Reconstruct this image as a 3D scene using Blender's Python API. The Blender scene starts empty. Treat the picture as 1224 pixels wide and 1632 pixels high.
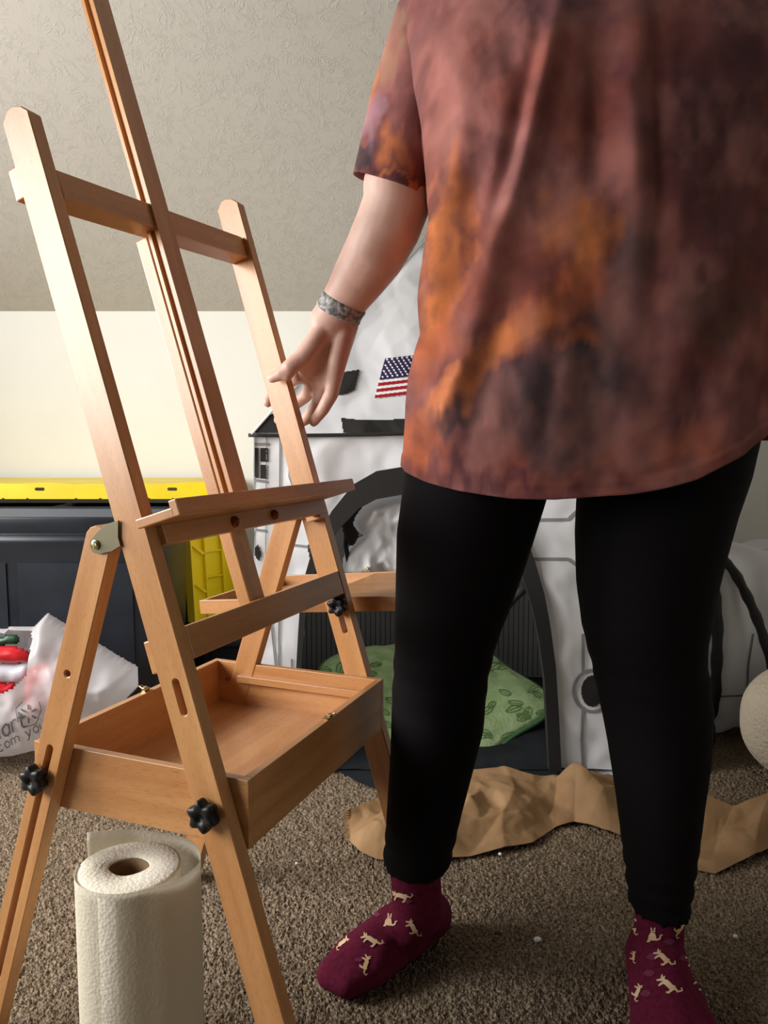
import bpy, bmesh, math, random
import numpy as np
from mathutils import Matrix, Vector
from mathutils.bvhtree import BVHTree
random.seed(7); rng = np.random.default_rng(7)
SC = bpy.context.scene
COL = SC.collection

# ------------------------------------------------------------------ camera
F = 1245.0; CX, CY = 612.0, 816.0; H = 0.8
P = math.atan(116 / F)
cam = bpy.data.cameras.new('camera'); camo = bpy.data.objects.new('camera', cam); COL.objects.link(camo)
cam.sensor_fit = 'VERTICAL'; cam.sensor_height = 32.0; cam.lens = 32.0 * F / 1632
cam.clip_start = 0.05
camo.location = (0, 0, H); camo.rotation_euler = (math.pi / 2 - P, 0, 0)
SC.camera = camo
# ------------------------------------------------------------------ world, lights, exposure
world = bpy.data.worlds.new('world'); SC.world = world; world.use_nodes = True
world.node_tree.nodes['Background'].inputs[0].default_value = (0.93, 0.90, 0.86, 1)
world.node_tree.nodes['Background'].inputs[1].default_value = 0.024
for nm_, yc, sy, en in (('window_daylight', 1.05, .96, 82), ('added_glare_light', -.10, .90, 40)):  # the second, weaker lamp is added to keep glare on the easel posts
    la = bpy.data.lights.new(nm_, 'AREA'); la.shape = 'RECTANGLE'; la.size = 1.1; la.size_y = sy
    la.energy = en; la.color = (1.0, 0.99, 0.975)
    lo = bpy.data.objects.new(nm_, la); COL.objects.link(lo)
    lo.location = (-2.17, yc, 1.32); lo.rotation_euler = (0, -math.pi / 2, 0)   # faces +X
SC.view_settings.view_transform = 'Standard'; SC.view_settings.look = 'None'
SC.view_settings.gamma = 1; SC.view_settings.use_curve_mapping = False
SC.view_settings.exposure = 0.0

# ------------------------------------------------------------------ camera calibration: pixel -> place in the room
def ray(x, y):
    a = (x - CX) / F; b = -(y - CY) / F; c, s = math.cos(P), math.sin(P)
    return np.array([a, c + b * s, -s + b * c])
C0 = np.array([0, 0, H])
def onY(x, y, Y): r = ray(x, y); return C0 + r * (Y / r[1])
def onZ(x, y, z): r = ray(x, y); return C0 + r * ((z - H) / r[2])

# ------------------------------------------------------------------ helpers
def mat(name, col=(.8, .8, .8), rough=.5, spec=.5, metal=0.0):
    m = bpy.data.materials.new(name); m.use_nodes = True
    b = m.node_tree.nodes['Principled BSDF']
    b.inputs['Base Color'].default_value = (*col, 1); b.inputs['Roughness'].default_value = rough
    b.inputs['Specular IOR Level'].default_value = spec; b.inputs['Metallic'].default_value = metal
    return m
def nodes(m): return m.node_tree.nodes, m.node_tree.links, m.node_tree.nodes['Principled BSDF']
def noise_mat(name, c1, c2, scale=(1, 1, 1), nscale=5, detail=4, rough=.6, spec=.3, bump=0, bscale=None, bdist=.002, lo_=.35, hi_=.65, dist=0.0):
    m = mat(name, c1, rough, spec); N, L, B = nodes(m)
    tc = N.new('ShaderNodeTexCoord'); mp = N.new('ShaderNodeMapping'); mp.inputs['Scale'].default_value = scale
    L.new(tc.outputs['Object'], mp.inputs['Vector'])
    n = N.new('ShaderNodeTexNoise'); n.inputs['Scale'].default_value = nscale; n.inputs['Detail'].default_value = detail; n.inputs['Distortion'].default_value = dist
    L.new(mp.outputs[0], n.inputs['Vector'])
    r = N.new('ShaderNodeValToRGB'); r.color_ramp.elements[0].position = lo_; r.color_ramp.elements[1].position = hi_
    r.color_ramp.elements[0].color = (*c1, 1); r.color_ramp.elements[1].color = (*c2, 1)
    L.new(n.outputs['Fac'], r.inputs[0]); L.new(r.outputs[0], B.inputs['Base Color'])
    if bump:
        n2 = N.new('ShaderNodeTexNoise'); n2.inputs['Scale'].default_value = bscale or nscale; n2.inputs['Detail'].default_value = 5
        L.new(mp.outputs[0], n2.inputs['Vector'])
        bp = N.new('ShaderNodeBump'); bp.inputs['Strength'].default_value = bump; bp.inputs['Distance'].default_value = bdist
        L.new(n2.outputs['Fac'], bp.inputs['Height']); L.new(bp.outputs[0], B.inputs['Normal'])
    return m
def s2l(r, g, b):
    f = lambda c: (c / 255 / 12.92) if c / 255 <= .04045 else ((c / 255 + .055) / 1.055) ** 2.4
    return (f(r), f(g), f(b))

def tag(o, label=None, cat=None, group=None, kind=None):
    if label: o['label'] = label
    if cat: o['category'] = cat
    if group: o['group'] = group
    if kind: o['kind'] = kind
    return o
def empty(name, loc, label, cat, group=None):
    o = bpy.data.objects.new(name, None); COL.objects.link(o); o.location = loc; o.empty_display_size = .05
    return tag(o, label, cat, group)
def link(name, me, m, parent=None, M=None):
    """M = world matrix of the mesh; parents only ever carry a translation"""
    o = bpy.data.objects.new(name, me); COL.objects.link(o)
    if m is not None and not me.materials: me.materials.append(m)
    M = M or Matrix.Identity(4)
    if parent is not None:
        o.parent = parent
        w = Vector((0, 0, 0)); p = parent
        chain = []
        while p: chain.append(p); p = p.parent
        PM = Matrix.Identity(4)
        for p in reversed(chain): PM = PM @ p.matrix_basis
        M = PM.inverted() @ M
    o.matrix_basis = M
    return o
def me_from(V, Fc, smooth=True, name='m'):
    me = bpy.data.meshes.new(name); me.from_pydata([tuple(v) for v in V], [], [tuple(f) for f in Fc]); me.update()
    if smooth: me.polygons.foreach_set('use_smooth', [True] * len(me.polygons))
    return me
def grid_me(A, closed_u=False, smooth=True, mask=None, name='m'):
    """A: (nv, nu, 3) array; closed_u wraps the second axis"""
    nv, nu = A.shape[:2]
    idx = np.arange(nv * nu).reshape(nv, nu)
    if closed_u: a = idx; b = np.roll(idx, -1, 1)
    else: a = idx[:, :-1]; b = idx[:, 1:]
    Q = np.stack([a[:-1], b[:-1], b[1:], a[1:]], -1).reshape(-1, 4)
    if mask is not None: Q = Q[mask.reshape(-1)]
    me = bpy.data.meshes.new(name); me.vertices.add(nv * nu); me.vertices.foreach_set('co', A.reshape(-1).astype(np.float32))
    me.loops.add(Q.size); me.loops.foreach_set('vertex_index', Q.reshape(-1).astype(np.int32))
    me.polygons.add(len(Q)); me.polygons.foreach_set('loop_start', np.arange(0, Q.size, 4, dtype=np.int32))
    me.update(calc_edges=True); me.validate()
    if mask is not None:
        bm = bmesh.new(); bm.from_mesh(me)
        bmesh.ops.delete(bm, geom=[v for v in bm.verts if not v.link_faces], context='VERTS'); bm.to_mesh(me); bm.free()
    if smooth: me.polygons.foreach_set('use_smooth', [True] * len(me.polygons))
    return me
def box_me(lo_, hi_, bevel=0.0, seg=2):
    bm = bmesh.new()
    vs = [bm.verts.new((x, y, z)) for x in (lo_[0], hi_[0]) for y in (lo_[1], hi_[1]) for z in (lo_[2], hi_[2])]
    for f in ((0, 1, 3, 2), (4, 6, 7, 5), (0, 4, 5, 1), (2, 3, 7, 6), (0, 2, 6, 4), (1, 5, 7, 3)): bm.faces.new([vs[i] for i in f])
    bmesh.ops.recalc_face_normals(bm, faces=bm.faces)
    if bevel: bmesh.ops.bevel(bm, geom=bm.edges[:], offset=bevel, segments=seg, affect='EDGES', profile=.5)
    me = bpy.data.meshes.new('m'); bm.to_mesh(me); bm.free(); return me
def plate_me(outline, holes, th, bevel=.0012):
    """outline and holes in XY, extruded from z=0 to z=th"""
    bm = bmesh.new()
    def loop(pts):
        vs = [bm.verts.new((p[0], p[1], 0)) for p in pts]
        return [bm.edges.new((vs[i], vs[(i + 1) % len(vs)])) for i in range(len(vs))]
    es = loop(outline)
    for h in holes: es += loop(h)
    bmesh.ops.triangle_fill(bm, use_beauty=True, use_dissolve=False, edges=es)
    r = bmesh.ops.extrude_face_region(bm, geom=bm.faces[:])
    bmesh.ops.translate(bm, verts=[v for v in r['geom'] if isinstance(v, bmesh.types.BMVert)], vec=(0, 0, th))
    bmesh.ops.recalc_face_normals(bm, faces=bm.faces)
    bmesh.ops.dissolve_limit(bm, angle_limit=.01, verts=bm.verts, edges=bm.edges)
    if bevel:
        eg = [e for e in bm.edges if len(e.link_faces) == 2 and e.calc_face_angle(0) > .6]
        bmesh.ops.bevel(bm, geom=eg, offset=bevel, segments=1, affect='EDGES')
    me = bpy.data.meshes.new('m'); bm.to_mesh(me); bm.free(); return me
def tube_V(pts, rad, seg=12, caps=True):
    pts = [Vector(p) for p in pts]; n = len(pts)
    if not hasattr(rad, '__len__'): rad = [rad] * n
    V = []; Fc = []; up = None
    for i, p in enumerate(pts):
        t = (pts[min(i + 1, n - 1)] - pts[max(i - 1, 0)]).normalized()
        if up is None: up = t.orthogonal().normalized()
        up = (up - t * up.dot(t)).normalized(); s = t.cross(up)
        for k in range(seg):
            a = 2 * math.pi * k / seg; V.append(p + (up * math.cos(a) + s * math.sin(a)) * rad[i])
    for i in range(n - 1):
        for k in range(seg):
            a = i * seg + k; b = i * seg + (k + 1) % seg; Fc.append((a, b, b + seg, a + seg))
    if caps: Fc.append(tuple(range(seg - 1, -1, -1))); Fc.append(tuple(range((n - 1) * seg, n * seg)))
    return V, Fc
def tube_me(pts, rad, seg=12): return me_from(*tube_V(pts, rad, seg))
def join_VF(parts):
    V = []; Fc = []
    for v, f in parts:
        o = len(V); V += [tuple(q) for q in v]; Fc += [tuple(i + o for i in g) for g in f]
    return V, Fc
def lathe_me(prof, seg=32):
    V = []; Fc = []
    for r, z in prof:
        for k in range(seg):
            a = 2 * math.pi * k / seg; V.append((r * math.cos(a), r * math.sin(a), z))
    n = len(prof)
    for i in range(n - 1):
        for k in range(seg):
            a = i * seg + k; b = i * seg + (k + 1) % seg; Fc.append((a, b, b + seg, a + seg))
    Fc.append(tuple(range(seg - 1, -1, -1))); Fc.append(tuple(range((n - 1) * seg, n * seg)))
    return me_from(V, Fc)
def sphere_pts(c, r, n=14):
    c = np.array(c, float); r = np.array(r, float) * np.ones(3); out = []
    for i in range(n + 1):
        th = math.pi * i / n
        for k in range(n * 2):
            ph = math.pi * k / n
            out.append(tuple(c + r * np.array([math.sin(th) * math.cos(ph), math.sin(th) * math.sin(ph), math.cos(th)])))
    return out
def hull_bm(bm, pts):
    vs = [bm.verts.new(p) for p in pts]
    r = bmesh.ops.convex_hull(bm, input=vs)
    bmesh.ops.delete(bm, geom=[g for g in r['geom_interior'] if isinstance(g, bmesh.types.BMVert)], context='VERTS')
def blob_me(hulls, voxel, smooth_it=6, factor=.5):
    """union of convex hulls of spheres (tapered limbs) -> one smooth continuous surface"""
    allV = []; allF = []
    for h in hulls:
        bm = bmesh.new(); pts = []
        for c, r in h: pts += sphere_pts(c, r)
        pts = list(dict.fromkeys([tuple(round(q, 6) for q in p) for p in pts]))
        hull_bm(bm, pts); bm.verts.index_update()
        o = len(allV); allV += [tuple(v.co) for v in bm.verts]; allF += [tuple(v.index + o for v in f.verts) for f in bm.faces]
        bm.free()
    me = me_from(allV, allF)
    o = bpy.data.objects.new('tmp', me); COL.objects.link(o)
    m = o.modifiers.new('r', 'REMESH'); m.mode = 'VOXEL'; m.voxel_size = voxel; m.use_smooth_shade = True
    m2 = o.modifiers.new('s', 'SMOOTH'); m2.factor = factor; m2.iterations = smooth_it
    dg = bpy.context.evaluated_depsgraph_get(); out = bpy.data.meshes.new_from_object(o.evaluated_get(dg))
    bpy.data.objects.remove(o); out.materials.clear()
    out.polygons.foreach_set('use_smooth', [True] * len(out.polygons))
    return out
def vnoise(x, y, seed=0):
    x = np.asarray(x, float); y = np.asarray(y, float)
    xi = np.floor(x).astype(np.int64); yi = np.floor(y).astype(np.int64); xf = x - xi; yf = y - yi
    def h(a, b):
        n = (a * 374761393 + b * 668265263 + seed * 1274126177) & 0xffffffff
        n = ((n ^ (n >> 13)) * 1274126177) & 0xffffffff
        return ((n ^ (n >> 16)) & 0xffff) / 65535.0
    u = xf * xf * (3 - 2 * xf); v = yf * yf * (3 - 2 * yf)
    return (h(xi, yi) * (1 - u) + h(xi + 1, yi) * u) * (1 - v) + (h(xi, yi + 1) * (1 - u) + h(xi + 1, yi + 1) * u) * v
def fbm(x, y, oct=4, seed=0):
    s = 0; a = .5; t = 0
    for i in range(oct): s = s + a * vnoise(np.asarray(x) * 2 ** i, np.asarray(y) * 2 ** i, seed + i); t += a; a *= .5
    return s / t
def crumple(x, y, seed=0, oct=3):
    s = 0; a = 1
    for i in range(oct):
        k = 1.9 ** i
        s = s + a * (1 - np.abs(2 * vnoise((x + .35 * y) * k, (y - .3 * x) * k, seed + i * 7) - 1)); a *= .5
    return s / 1.75
def facet(x, y, cell, seed=0):
    """piecewise-flat noise: crisp folds and planes"""
    u = np.asarray(x) / cell + .5 * np.asarray(y) / cell; v = np.asarray(y) / cell
    u = u + .35 * np.sin(v * 1.7 + seed); v = v + .35 * np.sin(u * 1.3 + seed * 2)
    i = np.floor(u).astype(np.int64); j = np.floor(v).astype(np.int64); a = u - i; b = v - j
    def hsh(p, q):
        n = (p * 374761393 + q * 668265263 + seed * 1274126177) & 0xffffffff; n = ((n ^ (n >> 13)) * 1274126177) & 0xffffffff
        return ((n ^ (n >> 16)) & 0xffff) / 65535.0
    h00, h10, h01, h11 = hsh(i, j), hsh(i + 1, j), hsh(i, j + 1), hsh(i + 1, j + 1)
    up = a > b
    return np.where(up, h00 + a * (h10 - h00) + b * (h11 - h10), h00 + b * (h01 - h00) + a * (h11 - h01))
def inside(poly, X, Y):
    poly = np.array(poly, float); r = np.zeros(X.shape, bool); n = len(poly)
    for i in range(n):
        x1, y1 = poly[i]; x2, y2 = poly[(i + 1) % n]
        c = ((y1 > Y) != (y2 > Y)); 
        with np.errstate(divide='ignore', invalid='ignore'): xx = (x2 - x1) * (Y - y1) / (y2 - y1) + x1
        r ^= c & (X < xx)
    return r
def distpoly(poly, X, Y):
    poly = np.array(poly, float); D = np.full(X.shape, 1e9); n = len(poly)
    for i in range(n):
        a = poly[i]; b = poly[(i + 1) % n]; ab = b - a; L2 = max((ab ** 2).sum(), 1e-12)
        t = np.clip(((X - a[0]) * ab[0] + (Y - a[1]) * ab[1]) / L2, 0, 1)
        D = np.minimum(D, np.hypot(X - a[0] - t * ab[0], Y - a[1] - t * ab[1]))
    return D
def smooth_poly(pts, n=160):
    """Catmull-Rom resample of a closed outline"""
    p = np.array(pts, float); m = len(p); out = []
    for k in range(n):
        t = k / n * m; i = int(t); f = t - i
        p0, p1, p2, p3 = p[(i - 1) % m], p[i % m], p[(i + 1) % m], p[(i + 2) % m]
        out.append(.5 * ((2 * p1) + (-p0 + p2) * f + (2 * p0 - 5 * p1 + 4 * p2 - p3) * f * f + (-p0 + 3 * p1 - 3 * p2 + p3) * f ** 3))
    return out
def pillow_me(outline, Yc, T, step=.005, R=.08, fold=.012, fscale=14, seed=1, back=.6, smooth=True):
    """a stuffed, creased body with the given X-Z outline and real thickness"""
    ol = smooth_poly(outline, 120) if smooth else outline
    o = np.array(ol); xs = np.arange(o[:, 0].min() - step, o[:, 0].max() + step * 2, step); zs = np.arange(o[:, 1].min() - step, o[:, 1].max() + step * 2, step)
    X, Z = np.meshgrid(xs, zs); ins = inside(ol, X, Z); D = distpoly(ol, X, Z)
    # snap a rim: grow by one cell, then pull outside vertices to the boundary
    q = ins[:-1, :-1] | ins[1:, :-1] | ins[:-1, 1:] | ins[1:, 1:]
    d = np.where(ins, D, 0); w = np.clip(d / R, 0, 1); h = np.sqrt(np.clip(1 - (1 - w) ** 2, 0, 1))
    cr = ((crumple(X * fscale, Z * fscale, seed) - .5) * .6 + (facet(X, Z, .75 / fscale, seed) - .5) * .7 + (facet(X, Z, .3 / fscale, seed + 3) - .5) * .3) * fold * np.clip(w * 4, 0, 1)
    cr2 = (crumple(X * fscale, Z * fscale, seed + 31) - .5) * fold * np.clip(w * 4, 0, 1)
    yf = Yc - T * h - cr; yb = Yc + T * back * h + cr2
    A = np.stack([X, yf, Z], -1); Bk = np.stack([X, yb, Z], -1)
    m1 = grid_me(A, mask=q); m2 = grid_me(Bk, mask=q)
    bm = bmesh.new(); bm.from_mesh(m1); n0 = len(bm.faces); bm.from_mesh(m2)
    bm.faces.ensure_lookup_table()
    for f in bm.faces[n0:]: f.normal_flip()
    bmesh.ops.remove_doubles(bm, verts=bm.verts, dist=1e-6)
    be = [e for e in bm.edges if e.is_boundary]
    if be:
        try: bmesh.ops.bridge_loops(bm, edges=be)
        except Exception: pass
    bmesh.ops.recalc_face_normals(bm, faces=bm.faces)
    bmesh.ops.smooth_vert(bm, verts=bm.verts, factor=.4, use_axis_x=True, use_axis_y=True, use_axis_z=True)
    me = bpy.data.meshes.new('m'); bm.to_mesh(me); bm.free()
    me.polygons.foreach_set('use_smooth', [True] * len(me.polygons)); return me
def bvh_of(me, M=None):
    M = M or Matrix.Identity(4)
    return BVHTree.FromPolygons([M @ v.co for v in me.vertices], [tuple(p.vertices) for p in me.polygons])
def stroke_VF(bvh, pts, wid, off=.0012, step=3.0):
    """a flat printed mark that follows the surface it is printed on; pts are picture positions on that surface"""
    pts = [np.array(p, float) for p in pts]
    W_ = wid if hasattr(wid, '__len__') else [wid] * len(pts)
    P2 = []; Ws = []
    for i in range(len(pts) - 1):
        L = np.linalg.norm(pts[i + 1] - pts[i]); n = max(1, int(L / step))
        for k in range(n): f = k / n; P2.append(pts[i] * (1 - f) + pts[i + 1] * f); Ws.append(W_[i] * (1 - f) + W_[i + 1] * f)
    P2.append(pts[-1]); Ws.append(W_[-1]); V = []; Fc = []
    def cast(p):
        r = Vector(ray(*p)).normalized(); h = bvh.ray_cast(Vector(C0), r)
        if h[0] is None: return None
        n = h[1]; n = n if n.dot(r) < 0 else -n
        return h[0] + n * off
    prev = None; n = len(P2)
    for i in range(n):
        t = P2[min(i + 1, n - 1)] - P2[max(i - 1, 0)]; l = np.linalg.norm(t)
        if l == 0: continue
        t = t / l; s = np.array([-t[1], t[0]]); nk = max(1, int(Ws[i] / 4)); 
        row = [cast(P2[i] + s * Ws[i] * (j / 2 - .5)) for j in range(3)]
        if any(q is None for q in row): prev = None; continue
        o = len(V); V += row
        if prev is not None: 
            for j in range(2): Fc.append((prev + j, prev + j + 1, o + j + 1, o + j))
        prev = o
    return V, Fc
def shape_VF(bvh, poly, off=.0012, step=4.0):
    """a filled printed shape following the surface (picture positions)"""
    o = np.array(poly, float); xs = np.arange(o[:, 0].min(), o[:, 0].max() + step, step); ys = np.arange(o[:, 1].min(), o[:, 1].max() + step, step)
    X, Y = np.meshgrid(xs, ys); V = []; Fc = []; idx = {}
    def v(i, j):
        if (i, j) not in idx:
            r = Vector(ray(X[i, j], Y[i, j])).normalized(); h = bvh.ray_cast(Vector(C0), r)
            if h[0] is None: idx[i, j] = None
            else:
                n = h[1] if h[1].dot(r) < 0 else -h[1]; idx[i, j] = len(V); V.append(h[0] + n * off)
        return idx[i, j]
    ins = inside(poly, X + step / 2, Y + step / 2)
    for i in range(len(ys) - 1):
        for j in range(len(xs) - 1):
            if ins[i, j]:
                q = [v(i, j), v(i, j + 1), v(i + 1, j + 1), v(i + 1, j)]
                if None not in q: Fc.append(q)
    return V, Fc

# ------------------------------------------------------------------ materials
M_wood = mat('beech_wood', s2l(206, 146, 98), .31, .8)
N, L, B = nodes(M_wood)
tc = N.new('ShaderNodeTexCoord')
mp = N.new('ShaderNodeMapping'); mp.inputs['Scale'].default_value = (60, 420, 420); L.new(tc.outputs['Object'], mp.inputs['Vector'])
n1 = N.new('ShaderNodeTexNoise'); n1.inputs['Scale'].default_value = 1.6; n1.inputs['Detail'].default_value = 5; L.new(mp.outputs[0], n1.inputs['Vector'])
mp2 = N.new('ShaderNodeMapping'); mp2.inputs['Scale'].default_value = (2, 24, 24); L.new(tc.outputs['Object'], mp2.inputs['Vector'])
n2 = N.new('ShaderNodeTexNoise'); n2.inputs['Scale'].default_value = 1.5; n2.inputs['Detail'].default_value = 4; n2.inputs['Distortion'].default_value = .6; L.new(mp2.outputs[0], n2.inputs['Vector'])
r1 = N.new('ShaderNodeValToRGB'); r1.color_ramp.elements[0].position = .3; r1.color_ramp.elements[1].position = .75
r1.color_ramp.elements[0].color = (*s2l(174, 119, 70), 1); r1.color_ramp.elements[1].color = (*s2l(202, 150, 97), 1)
L.new(n2.outputs['Fac'], r1.inputs[0])
r2 = N.new('ShaderNodeValToRGB'); r2.color_ramp.elements[0].position = .30; r2.color_ramp.elements[1].position = .46
r2.color_ramp.elements[0].color = (.80, .74, .68, 1); r2.color_ramp.elements[1].color = (1, 1, 1, 1)
L.new(n1.outputs['Fac'], r2.inputs[0])
mx = N.new('ShaderNodeMixRGB'); mx.blend_type = 'MULTIPLY'; mx.inputs[0].default_value = 1
L.new(r1.outputs[0], mx.inputs[1]); L.new(r2.outputs[0], mx.inputs[2]); L.new(mx.outputs[0], B.inputs['Base Color'])
bp = N.new('ShaderNodeBump'); bp.inputs['Strength'].default_value = .18; bp.inputs['Distance'].default_value = .0006
L.new(n1.outputs['Fac'], bp.inputs['Height']); L.new(bp.outputs[0], B.inputs['Normal'])

M_black = mat('black_plastic', (.006, .006, .007), .45, .3)
M_brass = mat('brass', s2l(186, 168, 128), .3, .5, 1.0)
M_steel = mat('zinc_plate', s2l(104, 98, 76), .5, .5, .6)
M_copper = mat('dark_bronze', s2l(140, 80, 50), .3, .5, 1.0)
M_tote = noise_mat('black_tote', s2l(18, 23, 31), s2l(30, 36, 46), nscale=7, rough=.34, spec=.5)
M_yel = noise_mat('yellow_plastic', s2l(235, 205, 10), s2l(248, 222, 25), nscale=6, rough=.42, spec=.4)
M_fab = noise_mat('white_nylon', s2l(240, 241, 244), s2l(248, 248, 249), nscale=9, rough=.6, spec=.3)
N, L, B = nodes(M_fab); _t = N.new('ShaderNodeBsdfTranslucent'); _t.inputs[0].default_value = (*s2l(225, 226, 228), 1); _m = N.new('ShaderNodeMixShader'); _m.inputs[0].default_value = .22
L.new(B.outputs[0], _m.inputs[1]); L.new(_t.outputs[0], _m.inputs[2]); L.new(_m.outputs[0], N['Material Output'].inputs['Surface'])
M_fabk = mat('black_nylon', s2l(42, 41, 40), .6, .3)
M_line = mat('grey_print', s2l(135, 136, 138), .7, .2)
M_red = mat('red_print', s2l(165, 28, 38), .6, .2)
M_blue = mat('navy_print', s2l(52, 42, 80), .6, .2)
M_whitep = mat('white_print', s2l(240, 240, 242), .6, .2)
M_wall = noise_mat('wall_paint', s2l(238, 236, 227), s2l(242, 240, 232), nscale=3, rough=.7, spec=.2, bump=.15, bscale=120, bdist=.0015)

# ceiling: brushed stipple texture
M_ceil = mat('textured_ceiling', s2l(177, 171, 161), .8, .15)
N, L, B = nodes(M_ceil)
tc = N.new('ShaderNodeTexCoord'); 
nw = N.new('ShaderNodeTexNoise'); nw.inputs['Scale'].default_value = 9; nw.inputs['Detail'].default_value = 2; L.new(tc.outputs['Object'], nw.inputs['Vector'])
vm = N.new('ShaderNodeVectorMath'); vm.operation = 'MULTIPLY_ADD'; L.new(nw.outputs['Color'], vm.inputs[0]); vm.inputs[1].default_value = (.16, .16, .16); L.new(tc.outputs['Object'], vm.inputs[2])
v1 = N.new('ShaderNodeTexNoise'); v1.inputs['Scale'].default_value = 36; v1.inputs['Detail'].default_value = 3; v1.inputs['Roughness'].default_value = .6; v1.inputs['Distortion'].default_value = 1.0; L.new(vm.outputs[0], v1.inputs['Vector'])
m1 = N.new('ShaderNodeMath'); m1.operation = 'SUBTRACT'; L.new(v1.outputs['Fac'], m1.inputs[0]); m1.inputs[1].default_value = .5
m2 = N.new('ShaderNodeMath'); m2.operation = 'ABSOLUTE'; L.new(m1.outputs[0], m2.inputs[0])
rr = N.new('ShaderNodeValToRGB'); rr.color_ramp.elements[0].position = 0; rr.color_ramp.elements[0].color = (1, 1, 1, 1); rr.color_ramp.elements[1].position = .055; rr.color_ramp.elements[1].color = (0, 0, 0, 1)
L.new(m2.outputs[0], rr.inputs[0])
nm = N.new('ShaderNodeTexNoise'); nm.inputs['Scale'].default_value = 28; nm.inputs['Detail'].default_value = 2; L.new(tc.outputs['Object'], nm.inputs['Vector'])
r3 = N.new('ShaderNodeValToRGB'); r3.color_ramp.elements[0].position = .36; r3.color_ramp.elements[1].position = .6; L.new(nm.outputs['Fac'], r3.inputs[0])
mm = N.new('ShaderNodeMath'); mm.operation = 'MULTIPLY'; L.new(rr.outputs[0], mm.inputs[0]); L.new(r3.outputs[0], mm.inputs[1])
bp = N.new('ShaderNodeBump'); bp.inputs['Strength'].default_value = .42; bp.inputs['Distance'].default_value = .0030
L.new(mm.outputs[0], bp.inputs['Height']); L.new(bp.outputs[0], B.inputs['Normal'])

M_carpet = noise_mat('carpet', s2l(104, 87, 69), s2l(168, 150, 128), nscale=230, detail=3, rough=.95, spec=.05, lo_=.36, hi_=.64, bump=.8, bscale=260, bdist=.005)
M_paper = noise_mat('kraft_paper', s2l(148, 115, 80), s2l(166, 132, 95), nscale=14, rough=.75, spec=.2, bump=.3, bscale=60, bdist=.002)

# ------------------------------------------------------------------ setting
YW = 3.0; ZW = float(onY(300, 496, YW)[2])
def struct(name, me, m, M=None): return tag(link(name, me, m, None, M), kind='structure')
struct('floor', box_me((-2.3, -1.6, -.12), (2.4, YW + .1, -.003)), M_carpet)
struct('wall_back', box_me((-2.3, YW, -.1), (2.4, YW + .1, ZW)), M_wall)
struct('wall_right', box_me((2.3, -1.6, -.1), (2.4, YW, 2.9)), M_wall)
wl = struct('wall_left', me_from(*join_VF([([tuple(v.co) for v in m_.vertices], [tuple(p.vertices) for p in m_.polygons]) for m_ in (
    box_me((-2.3, -1.6, -.1), (-2.2, -.70, 2.9)), box_me((-2.3, 1.53, -.1), (-2.2, YW, 2.9)),
    box_me((-2.3, -.70, -.1), (-2.2, 1.53, .72)), box_me((-2.3, -.70, 1.92), (-2.2, 1.53, 2.9)))]), smooth=False), M_wall)
M_trim = mat('white_trim', s2l(238, 236, 230), .4, .4)
win = struct('window_1', me_from(*join_VF([([tuple(v.co) for v in m_.vertices], [tuple(p.vertices) for p in m_.polygons]) for m_ in (
    box_me((-2.29, -.70, .72), (-2.21, -.65, 1.92)), box_me((-2.29, 1.48, .72), (-2.21, 1.53, 1.92)), box_me((-2.29, -.65, .72), (-2.21, 1.48, .76)), box_me((-2.29, -.65, 1.88), (-2.21, 1.48, 1.92)), box_me((-2.29, .42, .76), (-2.21, .52, 1.88)))]), smooth=False), M_trim)
# sloped ceiling rising from the knee wall toward the room
sl = math.radians(43); top = 2.9
yt = YW - (top - ZW) / math.tan(sl)
V = [(-2.3, YW + .1, ZW - .0), (2.4, YW + .1, ZW), (2.4, YW, ZW), (-2.3, YW, ZW), (-2.3, yt, top), (2.4, yt, top), (2.4, yt + .12, top + .1), (-2.3, yt + .12, top + .1), (2.4, YW + .1, ZW + .12), (-2.3, YW + .1, ZW + .12)]
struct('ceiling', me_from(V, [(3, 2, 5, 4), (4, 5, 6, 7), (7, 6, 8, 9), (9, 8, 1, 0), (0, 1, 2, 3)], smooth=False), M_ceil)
# carpet pile in view: twisted tufts
nx, ny = 1100, 720
xs = np.linspace(-1.35, 1.3, nx); ys = .8 + (2.75 - .8) * (np.linspace(0, 1, ny) ** 1.35)
X, Y = np.meshgrid(xs, ys); X = X * (0.42 + .34 * (Y - .8) / .9 + .0 * Y); X = np.clip(X, -1.9, 1.9)
hgt = .5 * rng.random(X.shape) + .5 * vnoise(X * 210, Y * 210, 3) + .3 * vnoise(X * 60, Y * 60, 5)
Z = -.007 + .0078 * hgt
X += (rng.random(X.shape) - .5) * .0014; Y += (rng.random(X.shape) - .5) * .0014
Z = Z + .002; Z[0] = Z[-1] = -.01; Z[:, 0] = Z[:, -1] = -.01
pile = link('carpet_pile', grid_me(np.stack([X, Y, Z], -1)), M_carpet)
pile['kind'] = 'stuff'; tag(pile, 'short twisted beige brown carpet pile covering the floor', 'carpet')

# ------------------------------------------------------------------ easel
h = .38
Bc = onZ(395, 1245, H - h); AN = math.atan2(.374, .9274)
W = np.array([math.sin(AN), math.cos(AN), 0]); DD = np.array([-W[1], W[0], 0]); ZZ = np.array([0, 0, 1.])
O = np.array([Bc[0], Bc[1], 0])
ta = math.atan(.3135); sa, ca = math.sin(ta), math.cos(ta)
U = DD * sa + ZZ * ca; NN = -DD * ca + ZZ * sa
P0 = O + DD * (-.1052)
def fr(o, x, y, z):
    return Matrix(((x[0], y[0], z[0], o[0]), (x[1], y[1], z[1], o[1]), (x[2], y[2], z[2], o[2]), (0, 0, 0, 1)))
def at(w, u, n): return P0 + W * w + U * u + NN * n
def lw(w, d, z): return O + W * w + DD * d + ZZ * z
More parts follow.
